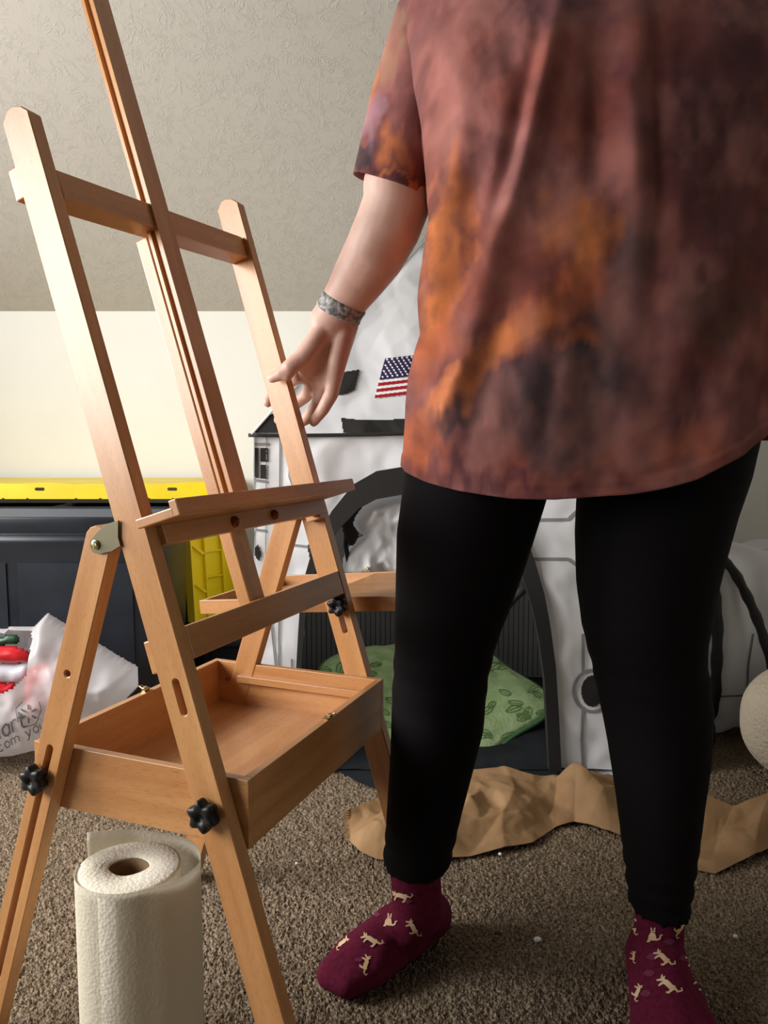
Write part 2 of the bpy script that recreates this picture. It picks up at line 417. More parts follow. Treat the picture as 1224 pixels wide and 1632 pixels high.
# frame with X along u (length), Y along n, Z along w ... handed: u x n = ? W = U x N sign handled by negative thickness
easel = empty('easel', tuple(O + W * .2 + DD * .15), 'tall beech wood artist easel with an open box shelf and black star knobs', 'easel')
def slot(cx, cy, L_, r, seg=6):
    pts = []
    for k in range(seg + 1): a = -math.pi / 2 + math.pi * k / seg; pts.append((cx + L_ / 2 + r * math.cos(a), cy + r * math.sin(a)))
    for k in range(seg + 1): a = math.pi / 2 + math.pi * k / seg; pts.append((cx - L_ / 2 + r * math.cos(a), cy + r * math.sin(a)))
    return pts
def bar(name, w0, w1, u0, u1, n0, n1, parent=easel, du=0.0, bevel=.0015, m=None, axis='w'):
    """straight member in the leaning plane; object X runs along the grain"""
    if axis == 'w':
        x = W * (w1 - w0) + U * du; Lx = np.linalg.norm(x); x = x / Lx
        y = U - x * (U @ x); y /= np.linalg.norm(y); z = np.cross(x, y)
        o = at(w0, u0, 0); hh = u1 - u0
        s = z @ NN
        zz = sorted((n0 * s, n1 * s))
        return link(name, box_me((0, 0, zz[0]), (Lx, hh, zz[1]), bevel), m or M_wood, parent, fr(o, x, y, z))
    x = U; y = W; z = np.cross(x, y); s = z @ NN; zz = sorted((n0 * s, n1 * s))
    return link(name, box_me((0, 0, zz[0]), (u1 - u0, w1 - w0, zz[1]), bevel), m or M_wood, parent, fr(at(w0, u0, 0), x, y, z))
# front posts
def post(wi, nb, skew, holes, utop=1.24):
    # outline in (u, n): n from 0 (front) to -.04 (back)
    ol = [(0, 0), (utop - .014, 0), (utop - .005, -.008), (utop, -.019), (utop - .001, -.029), (utop - .012, -.040), (.0125, -.040)]
    u_ = U + NN * skew; u_ = u_ / np.linalg.norm(u_); n_ = NN - u_ * (NN @ u_); n_ /= np.linalg.norm(n_)
    z = np.cross(u_, n_)  # = +-W
    o = at(wi, 0, nb)
    me = plate_me(ol, holes, .02 if z @ W > 0 else .02)
    if z @ W < 0: o = o + W * .02
    return link('front_post', me, M_wood, easel, fr(o, u_, n_, z))
pn = post(-.02, 0, 0, [slot(.543, -.0175, .034, .0042)])
pf = post(.405, -.007, .013, [slot(.545, -.0175, .05, .0042)], 1.252)
# back legs: hinged behind the posts
def back_leg(w0, d_top, holes=True):
    a = lw(w0, d_top, .70); b = lw(w0, d_top + .70 * .328, 0)
    x = (b - a); Lb = np.linalg.norm(x); x /= Lb; y = DD - x * (DD @ x); y /= np.linalg.norm(y); z = np.cross(x, y)
    hw = .019
    e = hw * .328
    ol = [(0, .006), (-.004, -.004), (-.001, -.012), (.006, -hw), (Lb - e, -hw), (Lb + e, hw), (.01, hw), (.003, .015)]
    ol = [(0.0, 0.0), (.001, .008), (.006, .015), (.014, hw), (Lb + e, hw), (Lb - e, -hw), (.014, -hw), (.006, -.015), (.001, -.008)]
    hs = [slot(.46, 0, .34, .0042), [(.188 + .0045 * math.cos(t * math.pi / 4), .0045 * math.sin(t * math.pi / 4)) for t in range(8)]] if holes else []
    o = a if z @ W > 0 else a + W * .02
    return link('back_leg', plate_me(ol, hs, .02), M_wood, easel, fr(o, x, y, z))
bl1 = back_leg(-.02, .177)
bl2 = back_leg(.393, .157, False)
# crossbar, lower rail, shelf
bar('crossbar', 0, .405, 1.127, 1.162, -.030, 0, du=.02)
bar('crossbar_end', -.014, .0, 1.143, 1.181, -.056, -.0405, du=.0)
bar('lower_rail', 0, .405, .579, .617, -.018, 0)
bar('rail_clamp', -.008, .004, .573, .612, -.057, -.0405)
bar('rear_mast', .165, .203, .612, 1.13, -.036, -.017, axis='u')
# grooved slider mast: an I section
def slider():
    x = U; y = W; z = np.cross(x, y); s = z @ NN
    prof = [(0, -.018), (0, -.013), (.006, -.0125), (.006, -.0055), (0, -.005), (0, .001), (.038, .001), (.038, -.005), (.032, -.0055), (.032, -.0125), (.038, -.013), (.038, -.018)]
    V = [(uu, p[0], p[1] * s) for uu in (0, .95) for p in prof]; n = len(prof)
    Fc = [tuple(range(n)), tuple(range(2 * n - 1, n - 1, -1))] + [(i, (i + 1) % n, (i + 1) % n + n, i + n) for i in range(n)]
    me = me_from(V, Fc, smooth=False); bm = bmesh.new(); bm.from_mesh(me); bmesh.ops.recalc_face_normals(bm, faces=bm.faces); bm.to_mesh(me); bm.free()
    return link('slider_mast', me, M_wood, easel, fr(at(.165, .735, .003), x, y, z))
slider()
# front face tongue that covers the rail crossing
shelf = bar('canvas_shelf', -.032, .43, .735, .746, -.001, .052)
bar('shelf_lip', -.032, .43, .735, .754, .048, .059)
bar('shelf_rail', -.001, .408, .712, .736, -.008, .008)
bar('shelf_bracket', .385, .408, .705, .735, -.02, .006)
for w in (.142, .244):
    me = lathe_me([(.0001, 0), (.0065, 0), (.0075, .002), (.0065, .005), (.003, .006), (.003, .0075), (.0001, .0078)], 16)
    link('bolt', me, M_copper, easel, fr(at(w, .7235, .0075), W, np.cross(NN, W), NN))
# hinge brackets
def hinge(w, d_, parent=easel):
    x = DD; y = ZZ; z = np.cross(x, y); o = lw(w - (.003 if True else 0), 0, 0)
    q = [(d_ - .004, .725), (d_ - .004, .680), (d_ + .014, .672), (d_ + .034, .668), (d_ + .042, .676), (d_ + .042, .690), (d_ + .034, .703), (d_ + .018, .722), (d_ + .006, .727)]
    return q
def plate_wd(name, q, w, th, m, parent):
    # q in (d, z)
    x, y = DD, ZZ; z = np.cross(x, y); o = lw(w, 0, 0)
    if z @ W < 0: o = o + W * th
    return link(name, plate_me(q, [], th, .0004), m, parent, fr(o, x, y, z))
HQ = [(.149, .709), (.167, .704), (.180, .695), (.191, .684), (.192, .677), (.188, .671), (.178, .669), (.160, .673), (.147, .680), (.150, .69)]
for w0, dd in ((-.0235, 0), (.385 + .0045, -.017)):
    hp = plate_wd('hinge_plate', [(a + dd, b) for a, b in HQ], w0, .0025, M_steel, easel)
    me = join_VF([([tuple(v.co) for v in m_.vertices], [tuple(p.vertices) for p in m_.polygons]) for m_ in (lathe_me([(.0001, 0), (.0058, 0), (.0055, .0018), (.003, .0032), (.0001, .0034)], 16), box_me((-.004, -.0006, .003), (.004, .0006, .0037)), box_me((-.0006, -.004, .003), (.0006, .004, .0037)))])
    z = -W; x = DD; y = np.cross(z, x)
    link('screw', me_from(*me, smooth=False), M_brass, hp, fr(lw(w0, .182 + dd, .680), x, y, z))
    # the bracket's flange on the back of the post
    bb = box_me((0, 0, 0), (.03, .02, .0025)); 
    link('hinge_flange', bb, M_steel, easel, fr(at(w0 + .002, .71, -.0436), U, np.cross(NN, U) * 1, NN)) if False else None
# black star knobs with their bolts
def knob(w, d, z, r=.019, face=-1):
    n = 60; prof = [(.0, .55), (.003, .96), (.006, 1.0), (.012, 1.0), (.015, .95), (.0165, .75)]
    V = []; Fc = []
    for zz, k in prof:
        for i in range(n):
            a = 2 * math.pi * i / n; rr_ = r * (.86 + .14 * math.cos(6 * a)) * k; V.append((rr_ * math.cos(a), rr_ * math.sin(a), zz))
    m = len(prof)
    for i in range(m - 1):
        for k in range(n): a = i * n + k; b = i * n + (k + 1) % n; Fc.append((a, b, b + n, a + n))
    Fc.append(tuple(range(n - 1, -1, -1)))
    ic = len(V); 
    for i in range(n): a = 2 * math.pi * i / n; V.append((r * .28 * math.cos(a), r * .28 * math.sin(a), .0165))
    for k in range(n): Fc.append(((m - 1) * n + k, (m - 1) * n + (k + 1) % n, ic + (k + 1) % n, ic + k))
    jc = len(V)
    for i in range(n): a = 2 * math.pi * i / n; V.append((r * .24 * math.cos(a), r * .24 * math.sin(a), .0135))
    for k in range(n): Fc.append((ic + k, ic + (k + 1) % n, jc + (k + 1) % n, jc + k))
    Fc.append(tuple(range(jc, jc + n)))
    zx = W * face; x = DD * math.cos(.3) + ZZ * math.sin(.3); y = np.cross(zx, x)
    kb = link('star_knob', me_from(V, Fc), M_black, easel, fr(lw(w, d, z), x, y, zx))
    link('bolt', lathe_me([(.003, -.03), (.003, .001)], 12), M_copper, kb, fr(lw(w, d, z), x, y, zx))
knob(-.0205, .0395, .386); knob(-.0205, .2855, .386)
q = P0 + U * .563 + NN * -.016 - O
knob(.4045, float(q @ DD) - .002, float(q[2]) + .001, .0175)
# open box between the legs
zt, zb = H - h, H - h * 1.211; bw, bd, th = .405, .3145, .011
fb = fr(O, W, DD, ZZ)   # note W x DD = -Z, so build with DD first
fb = fr(O, DD, -W, ZZ)  # X=d, Y=-w, Z=up
def bx(name, d0, d1, w0, w1, z0, z1, bevel=.0008, m=None, parent=easel):
    if (w1 - w0) > (d1 - d0):   # grain along w
        return link(name, box_me((w0, d0, z0), (w1, d1, z1), bevel), m or M_wood, parent, fr(O, W, DD, ZZ)) if False else link(name, box_me((w0, -d1, z0), (w1, -d0, z1), bevel), m or M_wood, parent, fr(O, W, -DD, ZZ))
    return link(name, box_me((d0, -w1, z0), (d1, -w0, z1), bevel), m or M_wood, parent, fb)
bx('box_side', 0, bd, 0.0005, th, zb, zt); bx('box_side', 0, bd, bw - th, bw - .0005, zb, zt)
bx('box_front', 0, th, th, bw - th, zb, zt); bx('box_back', bd - th, bd, th, bw - th, zb, zt)
bx('box_floor', th, bd - th, th, bw - th, zb + .004, zb + .009, .0003)
bx('box_ledge', .018, .262, bw - th - .008, bw - th, zt - .032, zt - .020)
link('ball_catch', lathe_me([(.0001, -.003), (.002, -.0025), (.0032, 0), (.002, .0028), (.0001, .003)], 12), M_copper, easel, fr(lw(bw - th - .003, .284, zt - .03), W, DD, ZZ))
def clasp(w, d, z, parent=easel, s=1):
    parts = [box_me((-.008, -.004, 0), (.008, .004, .0012)), box_me((-.005, -.003 + s * .004, .001), (.005, .003 + s * .004, .006), .0008)]
    V, Fc = join_VF([([tuple(v.co) for v in m_.vertices], [tuple(p.vertices) for p in m_.polygons]) for m_ in parts] + [tube_V([(-.004, s * .006, .005), (-.002, s * .012, .007), (.002, s * .012, .007), (.004, s * .006, .005)], .0009, 8), tube_V([(-.006, 0, .003), (.006, 0, .003)], .0016, 10)])
    return link('clasp', me_from(V, Fc, smooth=False), M_brass, parent, fr(lw(w, d, z), W, -DD, ZZ))
clasp(.213, .3095, zt, s=-1); clasp(.213, .006, zt, s=1)
# side tray clamped outside the far post, slightly tilted
tx = DD - ZZ * .0976; tx /= np.linalg.norm(tx); tz = np.cross(tx, -W)
if tz[2] < 0: tz = -tz
trO = lw(.45, 0, .545)
ftr = fr(trO, tx, -W, tz)
def tb(name, d0, d1, w0, w1, z0, z1, bevel=.0008):
    return link(name, box_me((d0, -w1, z0), (d1, -w0, z1), bevel), M_wood, easel, ftr)
TL, TR = .382, -.02
tb('tray_side', TR, TL, 0, .008, -.025, 0); tb('tray_side', TR, TL, .277, .285, -.025, 0)
tb('tray_end', TL - .009, TL, .0081, .2769, -.025, 0); tb('tray_end', TR, TR + .009, .0081, .2769, -.025, 0)
tb('tray_floor', TR + .009, TL - .009, .008, .277, -.024, -.020, .0003)
tb('tray_palette', TR + .0095, .150, .0085, .2765, -.006, -.0015, .0005)
clasp(.73, .17, .533, s=1)

# ------------------------------------------------------------------ paper towel roll
rc = np.array([-.311, .909]); RR = .062; HT = .282
M_towel = noise_mat('paper_towel', s2l(226, 219, 200), s2l(234, 228, 211), nscale=20, rough=.9, spec=.1)
N, L, B = nodes(M_towel)
tc = N.new('ShaderNodeTexCoord'); vo = N.new('ShaderNodeTexVoronoi'); vo.inputs['Scale'].default_value = 230; L.new(tc.outputs['Object'], vo.inputs['Vector'])
bp = N.new('ShaderNodeBump'); bp.inputs['Strength'].default_value = .5; bp.inputs['Distance'].default_value = .0012
L.new(vo.outputs['Distance'], bp.inputs['Height']); L.new(bp.outputs[0], B.inputs['Normal'])
M_core = noise_mat('cardboard_core', s2l(120, 95, 70), s2l(135, 108, 80), nscale=30, rough=.85)
roll = empty('paper_towel_roll', (rc[0], rc[1], 0), 'white embossed paper towel roll standing on the carpet under the easel box', 'paper towels')
seg = 72
prof = [(RR - .001, 0), (RR, .002), (RR, HT - .005), (RR - .0015, HT - .0015), (RR - .005, HT), (.0225, HT), (.0215, HT - .002), (.0215, .01), (.0215, 0), (RR - .001, 0)]
A = np.array([[(r * math.cos(2 * math.pi * k / seg) * (1 + .02 * math.cos(2 * math.pi * k / seg * 2 + .5) + (.10 * math.cos(2 * math.pi * k / seg * 2) if r < .03 else 0)), r * math.sin(2 * math.pi * k / seg) * (1 + .012 * math.sin(2 * math.pi * k / seg * 3)), z) for k in range(seg)] for r, z in prof])
link('towel_body', grid_me(A, closed_u=True), M_towel, roll, Matrix.Translation((rc[0], rc[1], 0)))
A = np.array([[(r * math.cos(2 * math.pi * k / seg) * (1 + .02 * math.cos(4 * math.pi * k / seg + .5) + .10 * math.cos(4 * math.pi * k / seg)), r * math.sin(2 * math.pi * k / seg), z) for k in range(seg)] for r, z in [(.0213, .001), (.0213, HT - .002), (.0200, HT - .002), (.0200, .001)]])
link('cardboard_core', grid_me(A, closed_u=True), M_core, roll, Matrix.Translation((rc[0], rc[1], 0)))
# loose sheet uncurling round the right side and behind
sp = [(-.374, .912), (-.3715, .893), (-.362, .872), (-.345, .8565), (-.326, .8485), (-.306, .8465), (-.290, .8495), (-.274, .857), (-.255, .866), (-.240, .880), (-.230, .899), (-.2265, .920), (-.235, .947), (-.252, .967), (-.276, .981), (-.308, .990), (-.345, .995), (-.392, .987)]
pts = []
for i in range(len(sp) - 1):
    p0, p1, p2, p3 = [np.array(sp[min(max(j, 0), len(sp) - 1)]) for j in (i - 1, i, i + 1, i + 2)]
    for k in range(6):
        f = k / 6; pts.append(.5 * ((2 * p1) + (-p0 + p2) * f + (2 * p0 - 5 * p1 + 4 * p2 - p3) * f * f + (-p0 + 3 * p1 - 3 * p2 + p3) * f ** 3))
pts.append(np.array(sp[-1]))
A = np.array([[(p[0], p[1], z) for p in pts] for z in np.linspace(.0015, HT + .0015, 24)])
M_sheet = mat('paper_sheet', s2l(228, 221, 203), .9, .1); N, L, B = nodes(M_sheet)
tr = N.new('ShaderNodeBsdfTranslucent'); tr.inputs[0].default_value = (*s2l(240, 236, 224), 1); ms = N.new('ShaderNodeMixShader'); ms.inputs[0].default_value = .35
tp = N.new('ShaderNodeBsdfTransparent'); ms2 = N.new('ShaderNodeMixShader'); ms2.inputs[0].default_value = .12
L.new(B.outputs[0], ms.inputs[1]); L.new(tr.outputs[0], ms.inputs[2]); L.new(ms.outputs[0], ms2.inputs[1]); L.new(tp.outputs[0], ms2.inputs[2]); L.new(ms2.outputs[0], N['Material Output'].inputs['Surface'])
N2, L2, B2 = N, L, B; tc = N2.new('ShaderNodeTexCoord'); vo = N2.new('ShaderNodeTexVoronoi'); vo.inputs['Scale'].default_value = 230; L2.new(tc.outputs['Object'], vo.inputs['Vector'])
bp = N2.new('ShaderNodeBump'); bp.inputs['Strength'].default_value = .5; bp.inputs['Distance'].default_value = .0012; L2.new(vo.outputs['Distance'], bp.inputs['Height']); L2.new(bp.outputs[0], B2.inputs['Normal'])
sh = link('loose_sheet', grid_me(A), M_sheet, roll); sh['label'] = 'thin loose outer sheet curling away from the roll'
so = sh.modifiers.new('t', 'SOLIDIFY'); so.thickness = .0003

# ------------------------------------------------------------------ storage totes
def mm_join(ms): return join_VF([([tuple(v.co) for v in m_.vertices], [tuple(p.vertices) for p in m_.polygons]) for m_ in ms])
def tote(x0, x1, y0, y1, z0, z1, label, group=None, rim=True, panels=2):
    """open tapered tote, walls and rim; front face looks to -Y"""
    cx_, cy_ = (x0 + x1) / 2, (y0 + y1) / 2
    t = empty('storage_tote', (cx_, cy_, z0), label, 'storage bin', group)
    hx, hy, hz = (x1 - x0) / 2, (y1 - y0) / 2, z1 - z0; k = .93
    def ring(s, z, r=.03, inset=0):
        a = hx * s - inset; b = hy * s - inset; out = []
        for sx, sy, a0 in ((1, 1, 0), (-1, 1, 90), (-1, -1, 180), (1, -1, 270)):
            for j in range(5):
                an = math.radians(a0 + 90 * j / 4); out.append((sx * (a - r) + r * math.cos(an), sy * (b - r) + r * math.sin(an), z))
        return out
    rings = [ring(k, 0), ring(k + .002, .004), ring(.985 - .01, hz - .075), ring(.985, hz - .07), ring(.99, hz - .045)]
    if rim: rings += [ring(.99, hz - .045), ring(1.0, hz - .042), ring(1.0, hz - .004), ring(.997, hz), ring(.985, hz - .001), ring(.97, hz - .01)]
    rings += [ring(k - .01, .006, inset=.004)]
    A = np.array(rings); me = grid_me(A, closed_u=True, smooth=False)
    bm = bmesh.new(); bm.from_mesh(me); bm.verts.ensure_lookup_table(); n = A.shape[1]
    bm.faces.new([bm.verts[i] for i in range(n - 1, -1, -1)]); bm.faces.new([bm.verts[len(rings) * n - n + i] for i in range(n)]); bm.to_mesh(me); bm.free()
    link('tote_body', me, M_tote, t, Matrix.Translation((cx_, cy_, z0)))
    # raised side panels
    for i in range(panels):
        a = -hx * .86 + i * (2 * hx * .86) / panels; b = a + (2 * hx * .86) / panels - .03; zt_ = hz - .12; t_ = .004
        def yy(z): return -hy * (k + (.98 - k) * z / hz)
        V = []
        for o in (0.002, -t_):
            for (xx, z) in ((a, .03), (b, .03), (b, zt_), (a, zt_)): V.append((xx, yy(z) + (o if o > 0 else o), z))
        Fc = [(0, 1, 2, 3), (7, 6, 5, 4), (0, 4, 5, 1), (1, 5, 6, 2), (2, 6, 7, 3), (3, 7, 4, 0)]
        pm = me_from(V, Fc, smooth=False)
        link('side_panel', pm, M_tote, t, Matrix.Translation((cx_, cy_, z0)))
    return t
zA = float(onY(150, 824, 2.0)[2])
tote(-1.33, -.570, 2.0, 2.31, 0.0, zA, 'tall black plastic storage tote with open rim behind the white shopping bag')
zL = float(onY(150, 795, 2.56)[2])
xs_ = float(onY(43, 810, 2.56)[0]); xr = float(onY(243, 810, 2.56)[0])
tote(-1.34 - .35, xs_ - .004, 2.56, 2.93, 0, zL + .002, 'black storage tote at the left under the yellow lid, left of the thin dark gap', None, False, 0)
tote(xs_ + .004, xr - .004, 2.56, 2.93, 0, zL + .002, 'black storage tote under the middle of the yellow lid', None, False, 0)
tote(xr + .006, float(onY(335, 810, 2.56)[0]), 2.56, 2.93, 0, zL + .002, 'narrow black storage tote under the right end of the yellow lid', None, False, 0)
# yellow lid lying on the back totes
def lid(name, x0, x1, y0, y1, zb_, label, M=None):
    cx_, cy_ = (x0 + x1) / 2, (y0 + y1) / 2; t = empty(name, (cx_, cy_, zb_), label, 'bin lid')
    hx, hy = (x1 - x0) / 2, (y1 - y0) / 2
    # front band with slot holes, wavy top
    n = 90; topz = [(.050 + .0025 * math.sin(i * .33) + .002 * math.sin(i * .13 + 1)) for i in range(n + 1)]
    ol = [(-hx, 0)]
    nt = 14
    for i in range(nt):
        a = -hx + 2 * hx * (i + .35) / nt; 
        if i % 3 != 1: ol += [(a, 0), (a, .003), (a + .008, .003), (a + .008, 0)]
    ol += [(hx, 0)] + [(hx - 2 * hx * i / n, topz[i]) for i in range(n + 1)]
    holes = [slot(c, .032, .022, .0052) for c in [float(onY(px, 777, y0)[0]) - cx_ for px in (64, 275)]]
    link('lid_band', plate_me(ol, holes, .004, 0), M_yel, t, fr((cx_, y0, zb_), np.array([1., 0, 0]), np.array([0, 0, 1.]), np.array([0, -1., 0])))
    link('lid_top', box_me((-hx, 0, .040), (hx, y1 - y0, .048), .002), M_yel, t, Matrix.Translation((cx_, y0 + .001, zb_)))
    for xx in (-hx, hx - .004): link('lid_rim', box_me((xx, 0, 0), (xx + .004, y1 - y0, .042)), M_yel, t, Matrix.Translation((cx_, y0 + .001, zb_)))
lid('tote_lid', -1.66, float(onY(338, 780, 2.53)[0]), 2.53, 2.96, zL + .002, 'yellow plastic tote lid lying flat on the black totes against the wall')
# second lid on its edge, ribbed inside facing the room
t = empty('tote_lid', (-.53, 2.45, .236), 'yellow tote lid standing on edge to the right of the black totes, ribbed side showing', 'bin lid')
ang = math.radians(-38)
R_ = Matrix.Translation((-.603, 2.37, .236)) @ Matrix.Rotation(math.radians(48), 4, 'Z') @ Matrix.Rotation(math.radians(-4), 4, 'X')
V, Fc = mm_join([box_me((0, 0, 0), (.20, .004, .37), .001)])
link('lid_panel', me_from(V, Fc, smooth=False), M_yel, t, R_)
link('lid_edge', box_me((.185, -.035, 0), (.205, .004, .37), .002), M_yel, t, R_)
link('lid_edge', box_me((0, -.035, 0), (.006, .004, .37), .001), M_yel, t, R_)
link('lid_edge', box_me((0, -.035, .36), (.205, .004, .37), .001), M_yel, t, R_)
for zz in (.05, .13, .21, .29, .34):
    link('lid_rib', box_me((.07, -.010, zz), (.135, .001, zz + .006), .001), M_yel, t, R_)
for xx in (.065, .13):
    link('lid_rib', box_me((xx, -.014, .0), (xx + .006, .001, .36), .001), M_yel, t, R_)
for zz in (.10, .22, .33):
    link('lid_rib', me_from([(.006, -.012, zz + .03), (.012, -.012, zz + .036), (.066, -.012, zz - .01), (.06, -.012, zz - .016), (.006, .001, zz + .03), (.012, .001, zz + .036), (.066, .001, zz - .01), (.06, .001, zz - .016)], [(0, 1, 2, 3), (4, 7, 6, 5), (0, 4, 5, 1), (1, 5, 6, 2), (2, 6, 7, 3), (3, 7, 4, 0)], smooth=False), M_yel, t, R_)
tote(-.565, -.395, 2.36, 2.80, 0, .234, 'low black tote under the upright yellow lid', None, False, 1)

# ------------------------------------------------------------------ play tent
YT = 1.86
tent = empty('play_tent', (.25, 2.2, 0), 'white nylon rocket play tent with black arch door and striped flag print', 'play tent')
xl, xrr = float(onY(405, 700, YT)[0]), float(onY(1120, 700, YT)[0]); ze = float(onY(600, 692, YT)[2])
def front_y(X, Z): # the panel leans out a little at the foot
    return YT - .05 * (1 - Z / ze)
st = .0085
X, Z = np.meshgrid(np.arange(xl, xrr + st, st), np.linspace(.0, ze, 96))
wr = (facet(X, Z, .10, 4) - .5) * .018 + (facet(X, Z, .04, 14) - .5) * .006 + (crumple(X * 9, Z * 7, 3) - .5) * .004 + (fbm(X * 5, Z * 4, 3, 9) - .5) * .02
Yg = front_y(X, Z) + wr
# arch opening in picture positions -> X,Z on the panel
arch_out = [(474, 1245), (472, 1150), (473, 1060), (478, 975), (487, 915), (501, 866), (529, 814), (563, 772), (600, 751), (641, 744), (682, 741), (722, 745), (762, 758), (800, 790), (830, 838), (850, 890), (866, 945), (876, 1000), (884, 1060), (889, 1140), (893, 1245)]
arch_in = [(482, 1245), (480, 1150), (481, 1060), (487, 985), (497, 925), (513, 880), (545, 838), (572, 810), (600, 795), (640, 788), (682, 785), (718, 789), (750, 803), (785, 830), (812, 870), (832, 918), (848, 970), (858, 1020), (866, 1080), (870, 1150), (874, 1245)]
def pan(px, py):
    p = onY(px, py, YT); 
    for _ in range(3): p = onY(px, py, float(front_y(p[0], p[2])))
    return p
ai = [(pan(*q)[0], pan(*q)[2]) for q in arch_in]; ai_ = [(x, min(z, 5)) for x, z in ai]; ai_[0] = (ai_[0][0], -.05); ai_[-1] = (ai_[-1][0], -.05)
ao = [(pan(*q)[0], pan(*q)[2]) for q in arch_out]
mid = [((a[0] + b[0]) / 2, (a[1] + b[1]) / 2) for a, b in zip(ai_, ao)]; mid[0] = (mid[0][0], -.05); mid[-1] = (mid[-1][0], -.05)
ins = inside(mid, X, Z); q = ~(ins[:-1, :-1] & ins[1:, :-1] & ins[:-1, 1:] & ins[1:, 1:])
front_me = grid_me(np.stack([X, Yg, Z], -1), mask=q)
link('front_panel', front_me, M_fab, tent)
# black arch binding, 4 mm proud
n = len(arch_in); V = []
for k, (a, b) in enumerate(zip(arch_in, arch_out)):
    pa, pb = pan(*a), pan(*b)
    for p in (pa, pb): p[2] = max(p[2], .002)
    for p, o in ((pa, -.014), (pb, -.014), (pb, .012), (pa, .012)): V.append((p[0], p[1] + o, p[2]))
Fc = []
for i in range(n - 1):
    for k in range(4): a = i * 4 + k; b = i * 4 + (k + 1) % 4; Fc.append((a, b, b + 4, a + 4))
link('arch_binding', me_from(V, Fc, smooth=False), M_fabk, tent)
# roof: leaning front panel and flanks
xm = (xl + xrr) / 2; zp = 1.516; YP = 2.42
roof = []
nv = 110; nu = 160
A = np.zeros((nv, nu, 3))
for i in range(nv):
    f = i / (nv - 1)
    for j in range(nu):
        g = j / (nu - 1); x = (xl - .004) * (1 - f) * (1 - g) + (xrr + .004) * (1 - f) * g + xm * f; z = ze + (zp - ze) * f
        A[i, j] = (x, YT + (YP - YT) * f - .004, z)
A[..., 1] += ((facet(A[..., 0], A[..., 2], .13, 6) - .5) * .026 + (facet(A[..., 0], A[..., 2], .05, 16) - .5) * .009) * np.clip(np.minimum(np.arange(nu), nu - 1 - np.arange(nu)) / 12, 0, 1)[None, :]
roof_me = grid_me(A); link('roof_panel', roof_me, M_fab, tent)
V = [(xl, YT, ze), (xm, YP, zp), (xl, 2.95, ze)]; V2 = [(xrr, YT, ze), (xrr, 2.95, ze), (xm, YP, zp)]
link('roof_panel', me_from(V, [(0, 1, 2)], False), M_fab, tent); link('roof_panel', me_from(V2, [(0, 1, 2)], False), M_fab, tent)
link('roof_panel', me_from([(xl, 2.95, ze), (xm, YP, zp), (xrr, 2.95, ze)], [(0, 1, 2)], False), M_fab, tent)
for x in (xl, xrr):
    Yw, Zw = np.meshgrid(np.linspace(YT - .0, 2.95, 50), np.linspace(0, ze, 40)); Xw = x + (crumple(Yw * 8, Zw * 8, 5) - .5) * .012
    Yw = Yw - .05 * (1 - Zw / ze) * (Yw < YT + .001)
    link('side_panel', grid_me(np.stack([Xw, Yw, Zw], -1)), M_fab, tent)
M_mesh = mat('grey_mesh', s2l(150, 150, 150), .8, .1); N, L, B = nodes(M_mesh)
_t = N.new('ShaderNodeBsdfTranslucent'); _t.inputs[0].default_value = (*s2l(160, 160, 160), 1); _m = N.new('ShaderNodeMixShader'); _m.inputs[0].default_value = .4
L.new(B.outputs[0], _m.inputs[1]); L.new(_t.outputs[0], _m.inputs[2]); L.new(_m.outputs[0], N['Material Output'].inputs['Surface'])
Xw, Zw = np.meshgrid(np.linspace(xl, xrr, 90), np.linspace(0.0, ze, 50)); Yw = 2.55 + (crumple(Xw * 8, Zw * 8, 6) - .5) * .03
link('back_panel', grid_me(np.stack([Xw, Yw, Zw], -1)), M_mesh, tent)
pin = []
for i, x in enumerate(np.linspace(xl + .02, xrr - .02, 64)):
    pin.append(tube_V([(x, 2.528, .02), (x, 2.527, .40)], .0013, 5))
link('mesh_ribs', me_from(*join_VF(pin)), mat('mesh_rib_grey', s2l(62, 62, 63), .8, .1), tent)['kind'] = 'stuff'
fx0, fx1 = float(onZ(480, 1235, .004)[0]) - .0, float(onZ(892, 1240, .004)[0])
M_floork = noise_mat('black_floor_cloth', s2l(30, 33, 36), s2l(38, 41, 44), nscale=12, rough=.8, spec=.15)
Xf, Yf = np.meshgrid(np.linspace(xl + .02, xrr - .01, 80), np.linspace(1.80, 2.9, 60)); Zf = .012 + (crumple(Xf * 7, Yf * 7, 8) - .5) * .014
link('floor_cloth', grid_me(np.stack([Xf, Yf, Zf], -1)), M_floork, tent)
# black apron spilling out in front of the door on the left
ap = [(535, 1226), (570, 1246), (612, 1262), (660, 1262), (760, 1240), (892, 1236), (860, 1200), (640, 1185), (560, 1180)]
link('floor_apron', me_from([tuple(onZ(x, y, .012)) for x, y in ap] + [tuple(onZ(x, y, .001)) for x, y in ap], [tuple(range(len(ap)))] + [(i, (i + 1) % len(ap), (i + 1) % len(ap) + len(ap), i + len(ap)) for i in range(len(ap))], False), M_floork, tent)
